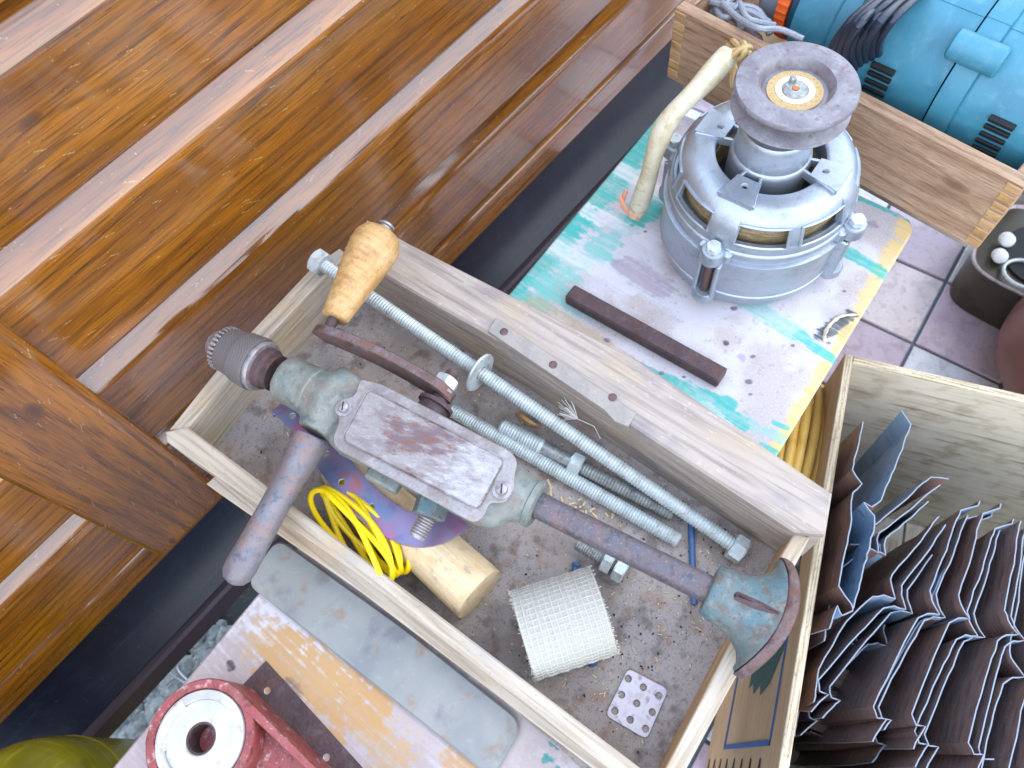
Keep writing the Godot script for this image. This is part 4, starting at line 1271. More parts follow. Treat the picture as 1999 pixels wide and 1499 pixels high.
# ---------------------------------------------------------------- in the drawer
func build_drawer_contents() -> void:
	# long threaded rod with nuts and a washer
	var a := P(618, 508, 0.697)
	var b := P(1452, 1078, 0.6405)
	var d := (b - a).normalized()
	var rod := thing("threaded_rod", "long zinc threaded rod with nuts on both ends and a loose washer, under the grip", "threaded rod", (a + b) / 2, d)
	obj("thread", threaded(a, b, 0.0062, 0.0026), M.zinc, rod)
	obj("nut", hexnut(a + d * 0.004, d, 0.0122, 0.011, 0.2), M.zinc, rod)
	obj("nut", hexnut(P(1440, 1071, 0.6415), d, 0.0112, 0.011, 0.5), M.zinc, rod)
	var g := Geo.new()
	var wc := P(937, 727, 0.6775)
	g.lathe([Vector2(0.0064, -0.0012), Vector2(0.0172, -0.0012), Vector2(0.0178, 0), Vector2(0.0172, 0.0012), Vector2(0.0064, 0.0012)], 40, along(wc, wc + (d + Vector3(0, 0.15, 0)).normalized()))
	obj("washer", g, M.zinc, rod)
	# two shorter rods on the floor of the drawer
	a = P(978, 832, BED + 0.009)
	b = P(1315, 1004, BED + 0.0075)
	d = (b - a).normalized()
	rod = thing("threaded_rod", "stout threaded rod with a dirty smooth middle and one nut, half under the long rod", "threaded rod", (a + b) / 2, d)
	obj("thread", threaded(a, a.lerp(b, 0.26), 0.0075, 0.0026), M.zinc, rod)
	g = Geo.new()
	g.spin([Vector2(0.0062, 0), Vector2(0.0062, a.distance_to(b) * 0.2)], 18, along(a.lerp(b, 0.255), b))
	obj("shank", g, M.zinc_dull, rod)
	obj("thread", threaded(a.lerp(b, 0.44), b, 0.0062, 0.0026), M.zinc_dull, rod)
	obj("nut", hexnut(P(1126, 906, BED + 0.009), d, 0.0108, 0.0105, 0.1), M.zinc, rod)
	a = P(880, 800, BED + 0.0065)
	b = P(1326, 1056, BED + 0.0065)
	rod = thing("threaded_rod", "plain zinc threaded rod lying nearest the drill shaft, no nuts on it", "threaded rod", (a + b) / 2, b - a)
	obj("thread", threaded(a, b, 0.0064, 0.0024), M.zinc, rod)
	# bolt under the shaft
	var bc := P(1200, 1106, BED + 0.010)
	d = (P(1240, 1130, BED) - P(1180, 1094, BED)).normalized()
	var bo := thing("bolt", "short zinc bolt with nut lying under the drill shaft", "bolt", bc, d)
	obj("head", hexnut(bc - d * 0.006, d, 0.0098, 0.008, 0.4), M.zinc, bo)
	obj("nut", hexnut(bc + d * 0.005, d, 0.0098, 0.009, 0.0), M.zinc, bo)
	obj("thread", threaded(bc - d * 0.035, bc, 0.005, 0.002), M.zinc_dull, bo)
	# blue stick and screws
	g = Geo.new()
	g.tube(PackedVector3Array([P(1349, 1022, BED + 0.003), P(1352, 1110, BED + 0.003), P(1355, 1180, BED + 0.003)]), 0.0026, 10)
	one("blue_rod", g, M.blue_stick, "thin blue rod passing under the end of the drill shaft", "rod", P(1352, 1100, BED), P(1355, 1180, BED) - P(1349, 1022, BED))
	for q in [[1126, 1098, 1120, 1122, "small blue screw sticking out above the mesh tape roll"], [1160, 1300, 1150, 1280, "small blue screw head just below the mesh tape roll"]]:
		g = Geo.new()
		var p0 := P(q[0], q[1], BED + 0.004)
		var p1 := P(q[2], q[3], BED + 0.003)
		g.spin([Vector2(0.002, 0), Vector2(0.0036, 0.001), Vector2(0.0036, 0.0025), Vector2(0.0022, 0.004), Vector2(0.002, 0.016), Vector2(0.0005, 0.02)], 12, along(p0, p1))
		one("blue_screw", g, M.blue_stick, q[4], "screw", p0, p1 - p0)
	g = Geo.new()
	var n0 := P(535, 806, 0.668)
	var n1 := P(588, 806, 0.662)
	g.spin([Vector2(0.0028, -0.001), Vector2(0.0036, 0), Vector2(0.0036, 0.0012), Vector2(0.0015, 0.002), Vector2(0.0015, n0.distance_to(n1))], 14, along(n0, n1))
	one("nail", g, M.heat, "purple nail with its round head pointing at the drawer end below the chuck", "nail", n0, n1 - n0)
	# turned wooden dowel
	var w0 := P(660, 905, BED + 0.021)
	var w1 := P(936, 1160, BED + 0.024)
	g = Geo.new()
	var l := w0.distance_to(w1)
	g.spin([Vector2(0.012, -0.002), Vector2(0.0175, 0.0), Vector2(0.0195, 0.006), Vector2(0.0215, l * 0.4), Vector2(0.0232, l * 0.97), Vector2(0.0228, l), Vector2(0.010, l + 0.0004)], 40, along(w0, w1))
	one("wooden_dowel", g, M.dowel, "thick pale wooden dowel lying under the purple strap", "dowel", w0 - Vector3(0, 0.02, 0), w1 - w0)
	# heat-blued strap with holes, curved in its plane
	var cl := curve([P(556, 800, 0.666), P(600, 838, 0.672), P(634, 880, 0.678), P(697, 962, 0.680), P(768, 1018, 0.681), P(826, 1034, 0.681), P(872, 1020, 0.680), P(892, 1004, 0.679)], 28)
	var pl := PackedVector3Array()
	var pr := PackedVector3Array()
	for i in cl.size():
		var t := (cl[mini(i + 1, 28)] - cl[maxi(i - 1, 0)]).normalized()
		var s := t.cross(Vector3.UP).normalized()
		var w := lerpf(0.009, 0.0125, smoothstep(0, 10, i)) * lerpf(1.0, 0.95, smoothstep(20, 28, i))
		pl.push_back(cl[i] + s * w); pr.push_back(cl[i] - s * w)
	pr.reverse()
	var poly2 := PackedVector2Array()
	var strap_at := P(720, 960, 0.678)
	for p in pl + pr: poly2.push_back(Vector2(p.x - strap_at.x, -(p.z - strap_at.z)))
	var strap := CSGPolygon3D.new()
	strap.name = numbered("steel_strap")
	strap.polygon = poly2
	strap.depth = 0.003
	strap.transform = Transform3D(Basis(Vector3.RIGHT, -PI / 2), strap_at)
	strap.material = M.heat
	for q in [[637, 886], [667, 941], [571, 812], [725, 990]]:
		var p := P(q[0], q[1], 0.678) - strap_at
		var cy := CSGCylinder3D.new()
		cy.name = "hole"
		cy.operation = CSGShape3D.OPERATION_SUBTRACTION
		cy.radius = 0.003
		cy.height = 0.02
		cy.sides = 16
		cy.position = Vector3(p.x, -p.z, 0)
		cy.rotation.x = PI / 2
		strap.add_child(cy, true)
	strap.set_meta("label", "curved steel strap with holes, heat-tinted purple and blue, under the drill")
	strap.set_meta("category", "strap")
	add_child(strap)
	# coil of yellow cable leaning on the drawer side
	var c0 := P(716, 1030, 0.662)
	var e0 := (P(772, 1128, 0.664) - P(634, 948, 0.664))
	var major := e0.length() * 0.47
	e0 = e0.normalized()
	var perp := e0.cross(Vector3.UP).normalized()
	if perp.x < 0: perp = -perp
	var e1 := (Vector3.UP * 0.86 + perp * 0.51).normalized()
	var nn := e0.cross(e1).normalized()
	var coil := thing("cable_coil", "coil of bright yellow cable leaning against the drawer side", "cable", c0 - Vector3(0, 0.034, 0), e0)
	for k in 9:
		g = Geo.new()
		var path := PackedVector3Array()
		var off := (k - 4) * 0.0042
		var tl := rng.randf_range(-0.03, 0.03)
		var rr := rng.randf_range(0.93, 1.05)
		var open := k == 0 or k == 3
		var n := 56
		var ph := rng.randf() * TAU
		for i in n if not open else 46:
			var q := TAU * i / n + (2.5 if open else 0.0)
			var lob := 1.0 + 0.025 * sin(2.0 * q + ph)
			path.push_back(c0 + e0 * cos(q) * major * rr * lob + e1 * sin(q) * 0.019 * rr + nn * (off + 0.035 * tl * cos(q) + 0.004 * sin(q * 2.0 + ph)))
		g.tube(path, 0.0023, 8, not open)
		obj("loop", g, M.yellow, coil)
	# roll of woven mesh tape
	var t0 := P(1020, 1240, BED + 0.033)
	var t1 := P(1176, 1190, BED + 0.033)
	var ta := (t1 - t0).normalized()
	var tl2 := t0.distance_to(t1)
	var roll := thing("mesh_tape_roll", "roll of white woven mesh tape standing on the drawer floor", "tape roll", (t0 + t1) / 2 - Vector3(0, 0.033, 0), ta)
	var tx := along(t0, t1)
	g = Geo.new()
	g.lathe([Vector2(0.020, 0), Vector2(0.0315, 0), Vector2(0.0322, 0.001), Vector2(0.0322, tl2 - 0.001), Vector2(0.0315, tl2), Vector2(0.020, tl2)], 64, tx)
	obj("roll", g, M.tape, roll)
	g = Geo.new()
	for k in 15:
		var y := tl2 * (k + 0.3) / 14.6
		var path := PackedVector3Array()
		for i in 48:
			var q := TAU * i / 48.0
			path.push_back(tx * Vector3(cos(q) * 0.0323, y + 0.0004 * sin(q * 3 + k), sin(q) * 0.0323))
		g.tube(path, 0.00055, 5, true)
	for k in 46:
		var q := TAU * k / 46.0 + rng.randf_range(-0.02, 0.02)
		for e in 1:
			var q2 := q
			var path := PackedVector3Array()
			for i in 25:
				path.push_back(tx * Vector3(cos(q2) * (0.0322 + 0.0003 * sin(i * 1.57)), tl2 * i / 24.0, sin(q2) * (0.0322 + 0.0003 * cos(i * 1.57))))
			g.tube(path, 0.00045, 4)
	obj("weave", g, M.thread, roll)
	g = Geo.new()
	for k in 150:
		var q := rng.randf() * TAU
		var e := k % 2
		var p0 := tx * Vector3(cos(q) * 0.0322, tl2 * e, sin(q) * 0.0322)
		var p1 := p0 + tx.basis * Vector3(cos(q) * rng.randf_range(-0.001, 0.002), (e * 2 - 1) * rng.randf_range(0.0006, 0.002), sin(q) * rng.randf_range(-0.001, 0.002))
		g.tube(PackedVector3Array([p0, p0.lerp(p1, 0.5) + Vector3(0, 0.0003, 0), p1]), 0.00022, 3)
	var fz := obj("fringe", g, M.thread, roll)
	fz.set_meta("kind", "stuff")
	# perforated square plate
	var pc := P(1243, 1373, BED + 0.001)
	var px := P(1273, 1390, BED + 0.001) - pc
	var pz := P(1230, 1405, BED + 0.001) - pc
	var plate := CSGPolygon3D.new()
	plate.name = numbered("perforated_plate")
	var pp := PackedVector2Array()
	var u := px.normalized()
	var wv := Vector3(-u.z, 0, u.x)
	var sq := PackedVector3Array()
	for q in [[1226, 1305], [1304, 1346], [1262, 1443], [1182, 1396]]:
		var p := P(q[0], q[1], BED + 0.001) - pc
		sq.push_back(Vector3(p.dot(u), -p.dot(wv), 0))
	for p in rounded(sq, 0.004, 3): pp.push_back(Vector2(p.x, p.y))
	plate.polygon = pp
	plate.depth = 0.0016
	plate.transform = Transform3D(Basis(u, -wv, Vector3.UP), pc + Vector3(0, 0.0012, 0))
	plate.material = M.thin_plate
	for i in [-1, 0, 1]:
		for j in [-1, 0, 1]:
			var p: Vector3 = px * i + pz * j
			var cy := CSGCylinder3D.new()
			cy.name = "hole"
			cy.operation = CSGShape3D.OPERATION_SUBTRACTION
			cy.radius = 0.0027
			cy.height = 0.02
			cy.sides = 18
			cy.position = Vector3(p.dot(u), -p.dot(wv), 0)
			cy.rotation.x = PI / 2
			plate.add_child(cy, true)
	plate.set_meta("label", "small square steel plate with nine holes in the drawer corner")
	plate.set_meta("category", "plate")
	add_child(plate)
	# shavings, crumbs and grit on the drawer floor
	g = Geo.new()
	var corners := [P(430, 890, BED), P(740, 600, BED), P(1500, 1070, BED), P(1262, 1480, BED)]
	for k in 520:
		var s := rng.randf()
		var t := rng.randf()
		if k % 3 == 0:
			s = rng.randf_range(0.75, 0.99)
		var p: Vector3 = corners[0].lerp(corners[1], t).lerp(corners[3].lerp(corners[2], t), s)
		var ln := rng.randf_range(0.0008, 0.0045 if k % 4 == 0 else 0.002)
		g.box(Transform3D(Basis(Vector3.UP, rng.randf() * TAU).rotated(Vector3.RIGHT, rng.randf_range(-0.3, 0.3)), p + Vector3(0, 0.0006, 0)), Vector3(ln, 0.0004, rng.randf_range(0.0005, 0.0012)), 0.0001)
	for k in 40:
		var p := P(rng.randf_range(1030, 1200), rng.randf_range(930, 1010), BED + 0.0008)
		g.box(Transform3D(Basis(Vector3.UP, rng.randf() * TAU), p), Vector3(rng.randf_range(0.002, 0.006), 0.0006, 0.0016), 0.0002)
	var sv := one("wood_shavings", g, M.shaving, "pale wood shavings and crumbs scattered over the drawer floor", "shavings", P(1000, 950, BED))
	sv.set_meta("kind", "stuff")
	g = Geo.new()
	for k in 300:
		var s := rng.randf()
		var t := rng.randf()
		if k % 2 == 0: s = rng.randf_range(0.7, 0.99)
		var p: Vector3 = corners[0].lerp(corners[1], t).lerp(corners[3].lerp(corners[2], t), s)
		var z := rng.randf_range(0.0004, 0.0013)
		g.box(Transform3D(Basis(Vector3.UP, rng.randf() * TAU), p + Vector3(0, z * 0.4, 0)), Vector3(z, z, z * rng.randf_range(0.8, 2.0)), z * 0.3)
	sv = one("grit", g, M.grit, "dark grit and dirt scattered over the drawer floor", "dirt", P(1000, 950, BED))
	sv.set_meta("kind", "stuff")
	# feathery seed on the rod
	g = Geo.new()
	var seed_at := P(1128, 818, 0.664)
	for k in 34:
		var dirv := (P(1085, 792, 0.672) - seed_at).normalized() * 0.8 + Vector3(rng.randf_range(-0.5, 0.5), rng.randf_range(-0.1, 0.6), rng.randf_range(-0.5, 0.5))
		var tip := seed_at + dirv.normalized() * rng.randf_range(0.010, 0.022)
		g.tube(PackedVector3Array([seed_at, seed_at.lerp(tip, 0.5) + Vector3(0, 0.001, 0), tip]), 0.00016, 3)
	g.tube(PackedVector3Array([seed_at, P(1160, 832, 0.660), P(1172, 856, 0.655)]), 0.0002, 3)
	one("seed_fluff", g, M.fluff, "white feathery seed caught beside the long threaded rod", "seed", seed_at)
	# dry chip
	g = Geo.new()
	g.tube(curve([P(1010, 805, BED + 0.003), P(1030, 822, BED + 0.005), P(1052, 832, BED + 0.003)], 8), [0.0008, 0.002, 0.003, 0.003, 0.003, 0.0028, 0.002, 0.0015, 0.0006], 6)
	one("bark_chip", g, M.handle_wood, "curled brown bark chip beside the long threaded rod", "chip", P(1030, 820, BED))

# ---------------------------------------------------------------- on the bench
func build_bench_things() -> void:
	# rusty square bar
	var g := Geo.new()
	var a := P(1112, 566, TOP + 0.013)
	var b := P(1412, 732, TOP + 0.013)
	var d := (b - a).normalized()
	g.box(Transform3D(Basis(d, Vector3.UP, d.cross(Vector3.UP)), (a + b) / 2 - Vector3(0, 0.0062, 0)), Vector3(a.distance_to(b), 0.0125, 0.0165), 0.0016)
	one("iron_bar", g, M.dark_rust, "short rusty square iron bar lying between motor and drawer", "iron bar", (a + b) / 2 - Vector3(0, 0.0125, 0), d)
	# grey plate along the drawer
	g = Geo.new()
	var pl := rounded(poly([[546, 1052], [790, 1226], [1024, 1412], [962, 1520], [700, 1312], [484, 1140]], TOP + 0.0005), 0.012, 5)
	g.prism(pl, Vector3(0, 0.006, 0), 0.0015)
	one("grey_plate", g, M.plate_grey, "long grey steel plate with rounded corners lying beside the drawer", "plate", P(760, 1280, TOP), P(1024, 1412, TOP) - P(546, 1052, TOP))
	# dark flat bar with holes
	var fb := CSGPolygon3D.new()
	fb.name = numbered("flat_bar")
	var f0 := P(520, 1350, TOP + 0.001)
	var fd := (P(700, 1560, TOP) - P(510, 1345, TOP)).normalized()
	var fz := Vector3(-fd.z, 0, fd.x)
	fb.polygon = PackedVector2Array([Vector2(-0.018, -0.0145), Vector2(0.16, -0.0145), Vector2(0.16, 0.0145), Vector2(-0.018, 0.0145)])
	fb.depth = 0.004
	fb.transform = Transform3D(Basis(fd, -fz, Vector3.UP), f0)
	fb.material = M.dark_rust
	for x in [0.0, 0.07]:
		var cy := CSGCylinder3D.new()
		cy.name = "hole"
		cy.operation = CSGShape3D.OPERATION_SUBTRACTION
		cy.radius = 0.0028
		cy.height = 0.03
		cy.sides = 16
		cy.position = Vector3(x, 0.001, 0)
		cy.rotation.x = PI / 2
		fb.add_child(cy, true)
	fb.set_meta("label", "dark rusty flat bar with holes beside the red bracket")
	fb.set_meta("category", "iron bar")
	add_child(fb)
	# red cast bracket with a bright bushing
	var c := P(389, 1441, 0.658)
	var far := P(637, 1657, 0.658)
	var bd := (far - c).normalized()
	var bs := Vector3(-bd.z, 0, bd.x)
	var br := thing("red_bracket", "red painted cast bracket with a white metal bushing in the lower left corner", "bracket", Vector3(c.x, TOP, c.z), bd)
	var outl := PackedVector3Array()
	for i in 25:
		var q := deg_to_rad(lerpf(46, 186, i / 24.0))
		var dv := Vector2(cos(q), -sin(q))
		outl.push_back(c + (P(1000 + dv.x * 10, 1424 + dv.y * 10, 0.658) - P(1000, 1424, 0.658)).normalized() * 0.0405)
	outl.push_back(P(320, 1720, 0.658))
	outl.push_back(P(840, 1720, 0.658))
	var n := outl.size()
	var inn := PackedVector3Array()
	for k in n:
		var ea := (outl[k] - outl[(k + n - 1) % n]).normalized()
		var eb := (outl[(k + 1) % n] - outl[k]).normalized()
		var m := (Vector3(-ea.z, 0, ea.x) + Vector3(-eb.z, 0, eb.x)).normalized()
		if (c + bd * 0.04 - outl[k]).dot(m) < 0: m = -m
		inn.push_back(outl[k] + m * 0.0075)
	g = Geo.new()
	var rings := []
	for q in [[0.0, -0.036], [0.0, -0.002], [0.12, 0.0], [0.88, 0.0], [1.0, -0.002], [1.0, -0.036]]:
		var r := PackedVector3Array()
		for k in n: r.push_back(outl[k].lerp(inn[k], q[0]) + Vector3(0, q[1], 0))
		rings.append(r)
	g.loft(rings, false, true)
	obj("rim", g, M.red_paint, br)
	g = Geo.new()
	var fl := PackedVector3Array()
	for k in n: fl.push_back(outl[k].lerp(inn[k], 0.9) - Vector3(0, 0.030, 0))
	g.prism(fl, Vector3(0, 0.008, 0), 0.0005)
	obj("web", g, M.red_paint, br)
	g = Geo.new()
	g.lathe([Vector2(0.0334, -0.03), Vector2(0.0402, -0.03), Vector2(0.0402, -0.0022), Vector2(0.0394, -0.0008), Vector2(0.0340, -0.0008), Vector2(0.0334, -0.0022)], 60, Transform3D(Basis(), c))
	obj("boss", g, M.red_paint, br)
	var CX := Transform3D(Basis().scaled(Vector3(0.885, 1, 0.885)), c)
	g = Geo.new()
	g.lathe([Vector2(0.030, -0.03), Vector2(0.0375, -0.03), Vector2(0.0375, -0.002), Vector2(0.0365, 0.0), Vector2(0.030, 0.0008), Vector2(0.0295, -0.0005)], 60, CX)
	var ring := obj("bushing_ring", g, M.white_metal, br)
	g = Geo.new()
	g.lathe([Vector2(0.0125, -0.03), Vector2(0.0298, -0.03), Vector2(0.0298, -0.003), Vector2(0.029, -0.0022), Vector2(0.0135, -0.0012), Vector2(0.0125, -0.0022)], 60, CX)
	g.lathe([Vector2(0.028, -0.003), Vector2(0.0345, -0.003), Vector2(0.0345, 0.0012), Vector2(0.028, 0.0012)], 20, CX, 0.6, 1.9)
	g.lathe([Vector2(0.028, -0.003), Vector2(0.0345, -0.003), Vector2(0.0345, 0.0012), Vector2(0.028, 0.0012)], 20, CX, 3.7, 5.0)
	obj("bushing", g, M.white_metal, ring)
	g = Geo.new()
	g.lathe([Vector2(0.0108, -0.03), Vector2(0.0127, -0.03), Vector2(0.0127, -0.0035), Vector2(0.0108, -0.0035)], 40, CX)
	obj("bore", g, M.dark_rust, ring)
	# olive plastic canister in the corner
	g = Geo.new()
	var oc := P(10, 1622, 0.50)
	g.spin([Vector2(0.06, 0.0), Vector2(0.075, 0.006), Vector2(0.078, 0.02), Vector2(0.078, 0.46), Vector2(0.074, 0.485), Vector2(0.062, 0.498), Vector2(0.03, 0.503), Vector2(0.018, 0.51)], 48, Transform3D(Basis(), Vector3(oc.x, 0.0, oc.z)))
	g.lathe([Vector2(0.0778, 0.43), Vector2(0.0792, 0.4315), Vector2(0.0792, 0.4345), Vector2(0.0778, 0.436), Vector2(0.076, 0.433)], 48, Transform3D(Basis(), Vector3(oc.x, 0.0, oc.z)))
	one("canister", g, M.olive, "olive green plastic canister cut off by the lower left corner", "canister", Vector3(oc.x, 0, oc.z))

# ---------------------------------------------------------------- right side
func build_right_side() -> void:
	build_crate()
	build_profiles()
	# coil of amber hose between bench and plywood box
	var hu := (P(1520, 1499, 0.45) - P(1650, 690, 0.45)).normalized()
	var hw := Vector3(hu.z, 0, -hu.x)
	if hw.x < 0: hw = -hw
	var hc := P(1572, 872, 0.42)
	var coil := thing("hose_coil", "amber yellow hose coil standing in the gap between bench and plywood box", "hose", Vector3(hc.x, 0, hc.z), hu)
	for k in 5:
		var g := Geo.new()
		var path := PackedVector3Array()
		var rr := 0.172 - 0.006 * absf(k - 1.5)
		for i in 64:
			var q := TAU * i / 64.0
			path.push_back(Vector3(hc.x, 0.235, hc.z) + hu * cos(q) * rr * 1.0 + Vector3(0, sin(q) * rr * 1.06, 0) + hw * ((k - 2) * 0.0105 - 0.001 + 0.003 * sin(q * 2 + k)))
		g.tube(path, 0.0055, 10, true)
		obj("loop", g, M.gold_hose, coil)
	# rounded tin with odds and ends
	var tc := P(2035, 505, 0.11)
	tc.y = 0
	var tin := thing("tin_pan", "dark deep tin pan with a pale rim holding odds and ends on the tiled floor", "pan", tc)
	var rr := []
	for s in [[0.0, 0.088], [0.004, 0.094], [0.10, 0.098], [0.112, 0.102], [0.115, 0.101], [0.112, 0.096], [0.10, 0.092], [0.012, 0.088]]:
		var r := PackedVector3Array()
		for k in 48:
			var q := TAU * k / 48.0
			var cc := pow(absf(cos(q)), 0.5) * signf(cos(q))
			var ss := pow(absf(sin(q)), 0.5) * signf(sin(q))
			r.push_back(tc + Vector3(cc * (s[1] - 0.01), s[0], ss * s[1]))
		rr.append(r)
	var g := Geo.new()
	g.loft(rr.slice(0, 4))
	g.fix(0)
	obj("wall", g, M.tin, tin)
	g = Geo.new()
	g.loft(rr.slice(3, 6), false)
	g.loft(rr.slice(5, 8), false)
	obj("rim", g, M.tin_rim, tin)
	g = Geo.new()
	g.spin([Vector2(0.06, 0.10), Vector2(0.065, 0.117), Vector2(0.02, 0.119)], 30, Transform3D(Basis(), tc))
	one("black_lid", g, M.black, "round black lid lying in the tin pan", "lid", tc + Vector3(0, 0.1, 0))
	for q in [[1952, 500, 0.125], [1966, 468, 0.13]]:
		var kn := Geo.new()
		var at := P(q[0], q[1], q[2])
		kn.spin([Vector2(0.008, -0.012), Vector2(0.0115, -0.010), Vector2(0.0115, 0.006), Vector2(0.009, 0.009), Vector2(0.003, 0.010)], 24, Transform3D(Basis(Vector3(0.3, 0, 1).normalized(), 0.9), at))
		one("white_knob", kn, M.white_paint, "white plastic knob lying %s in the tin pan" % ("in front" if q[1] > 480 else "behind the other"), "knob", at)
	var ringg := Geo.new()
	var path := PackedVector3Array()
	for i in 40: path.push_back(P(2003, 535, 0.125) + Vector3(cos(TAU * i / 40) * 0.028, 0.004 * sin(TAU * i / 40.0), sin(TAU * i / 40) * 0.034))
	ringg.tube(path, 0.003, 8, true)
	one("metal_ring", ringg, M.zinc, "bright metal ring lying in the tin pan", "ring", P(2003, 535, 0.12))
	# brown pot with a red label
	var bc := Vector3(0.965, 0, 0.290)
	var pot := thing("brown_jug", "round brown jug with a red label at the right edge", "jug", bc)
	g = Geo.new()
	var prof := []
	for i in 17:
		var q := -PI / 2 + PI * i / 16.0
		prof.append(Vector2(maxf(cos(q) * 0.145, 0.02), 0.125 + sin(q) * 0.125))
	g.spin(prof, 56, Transform3D(Basis(), bc))
	obj("body", g, M.brown_jug, pot)
	g = Geo.new()
	var rows := []
	for j in 7:
		var r := PackedVector3Array()
		for i in 9:
			var q := deg_to_rad(lerpf(176, 212, i / 8.0))
			var e := deg_to_rad(lerpf(18, 48, j / 6.0))
			r.push_back(bc + Vector3(cos(q) * cos(e) * 0.1458, 0.125 + sin(e) * 0.1258, sin(q) * cos(e) * 0.1458))
		rows.append(r)
	for j in 6:
		for i in 8: g.quad(rows[j][i], rows[j + 1][i], rows[j + 1][i + 1], rows[j][i + 1])
	obj("red_label", g, M.red_label, pot)

func build_crate() -> void:
	# finger-jointed pine crate at the back of the bench
	var L0 := P(1302, 150, 0.625)
	var R0 := P(1905, 488, 0.625)
	var dir := (R0 - L0).normalized()
	var perp := Vector3(-dir.z, 0, dir.x)
	if perp.x < 0: perp = -perp
	var length := L0.distance_to(R0)
	var hgt := 0.088
	var deep := 0.46
	var crate := thing("pine_crate", "old pine crate with finger-jointed corners holding blue power tools", "crate", (L0 + R0) / 2 + perp * deep / 2, dir)
	var up := Vector3(0, hgt, 0)
	var th := 0.013
	var fl := func(a: Vector3, b: Vector3, c: Vector3, d: Vector3, h: Vector3) -> Geo:
		var g := Geo.new()
		g.prism(PackedVector3Array([a, b, c, d]), h, 0.0012)
		return g
	obj("front_board", fl.call(L0, R0, R0 + perp * th, L0 + perp * th, up), M.pine, crate)
	obj("back_board", fl.call(L0 + perp * (deep - th), R0 + perp * (deep - th), R0 + perp * deep, L0 + perp * deep, up), M.pine, crate)
	for e in 2:
		var p := L0 if e == 0 else R0 - dir * th
		obj("end_board", fl.call(p + perp * (th + 0.0004), p + dir * th + perp * (th + 0.0004), p + dir * th + perp * (deep - th - 0.0004), p + perp * (deep - th - 0.0004), up), M.pine, crate, "", true)
	obj("bottom_panel", fl.call(L0 + dir * th + perp * th, R0 - dir * th + perp * th, R0 - dir * th + perp * (deep - th), L0 + dir * th + perp * (deep - th), Vector3(0, 0.006, 0)), M.ply_face, crate)
	for e in 2:
		for k in 7:
			var f := Geo.new()
			var at := (L0 if e == 0 else R0) + Vector3(0, 0.006 + k * 0.0118, 0) + dir * (0.0065 if e == 0 else -0.0065) + perp * 0.0015
			f.box(Transform3D(Basis(dir, Vector3.UP, dir.cross(Vector3.UP)), at + Vector3(0, 0.003, 0)), Vector3(0.0136, 0.0098, 0.0045), 0.0012)
			obj("finger", f, M.tan_wood if k % 2 == 0 else M.handle_wood, crate)
	# what the crate stands on
	var st := thing("side_stand", "low wooden stand carrying the pine crate behind the bench", "stand", (L0 + R0) / 2 + perp * 0.3, dir)
	obj("top", fl.call(L0 + dir * 0.01 + perp * 0.02 - Vector3(0, 0.026, 0), R0 - dir * 0.01 + perp * 0.02 - Vector3(0, 0.026, 0), R0 - dir * 0.01 + perp * 0.7 - Vector3(0, 0.026, 0), L0 + dir * 0.01 + perp * 0.7 - Vector3(0, 0.026, 0), Vector3(0, 0.0255, 0)), M.old_wood, st)
	for q in [[0.02, 0.66], [0.34, 0.66]]:
		var lg := Geo.new()
		var p: Vector3 = L0 + dir * q[0] + perp * q[1]
		lg.box(Transform3D(Basis(dir, Vector3.UP, dir.cross(Vector3.UP)), Vector3(p.x, 0.299, p.z)), Vector3(0.05, 0.598, 0.05), 0.002)
		obj("leg", lg, M.old_wood, st)
	# blue-grey sheet hanging in the gap by the wall
	# grinder-like blue tool: two housings with a dark cord between them
	var t0 := P(1690, 190, 0.700)
	var t1 := P(1990, 330, 0.700)
	var ta := (t1 - t0).normalized()
	ta = (ta * 0.9 + dir * 0.1).normalized()
	var tp := Vector3(-ta.z, 0, ta.x)
	if tp.x < 0: tp = -tp
	var tool := thing("power_tool", "large blue power tool with vent slots at the right of the crate", "power tool", Vector3(t0.x, 0.632, t0.z) + tp * 0.09, ta)
	var cc := P(1715, 70, 0.715)
	cc = Vector3(cc.x, 0.715, cc.z) + tp * 0.036 - ta * 0.018
	var TX := Transform3D(Basis(ta, Vector3.UP, ta.cross(Vector3.UP)), cc)
	var sect := func(s: float, x: float) -> PackedVector3Array:
		var r := PackedVector3Array()
		var oct := PackedVector3Array()
		for q in [[-0.083, -0.040], [-0.088, 0.012], [-0.060, 0.058], [-0.030, 0.072], [0.05, 0.074], [0.085, 0.045], [0.088, -0.04], [0.06, -0.080], [-0.055, -0.080]]:
			oct.push_back(Vector3(0, q[1] * s, q[0] * s))
		for p in rounded(oct, 0.02, 3): r.push_back(TX * Vector3(x, p.y, -p.z))
		return r
	var g := Geo.new()
	g.loft([sect.call(0.90, 0.0), sect.call(0.97, 0.004), sect.call(1.0, 0.014), sect.call(1.0, 0.095), sect.call(1.0, 0.0965)])
	obj("housing", g, M.blue_tool, tool)
	g = Geo.new()
	g.loft([sect.call(1.0, 0.0975), sect.call(1.035, 0.0985), sect.call(1.035, 0.118), sect.call(1.0, 0.119)])
	obj("band", g, M.blue_tool, tool)
	g = Geo.new()
	g.loft([sect.call(0.99, 0.119), sect.call(1.0, 0.121), sect.call(1.0, 0.20), sect.call(0.97, 0.215), sect.call(0.85, 0.222)])
	obj("housing", g, M.blue_tool, tool)
	g = Geo.new()
	g.spin([Vector2(0.011, 0), Vector2(0.013, 0.002), Vector2(0.013, 0.042), Vector2(0.011, 0.044)], 24, TX * Transform3D(Basis(Vector3(0, 1, 0), Vector3(1, 0, 0), Vector3(0, 0, -1)), Vector3(0.086, 0.048, 0.069)))
	obj("clip", g, M.blue_tool, tool)
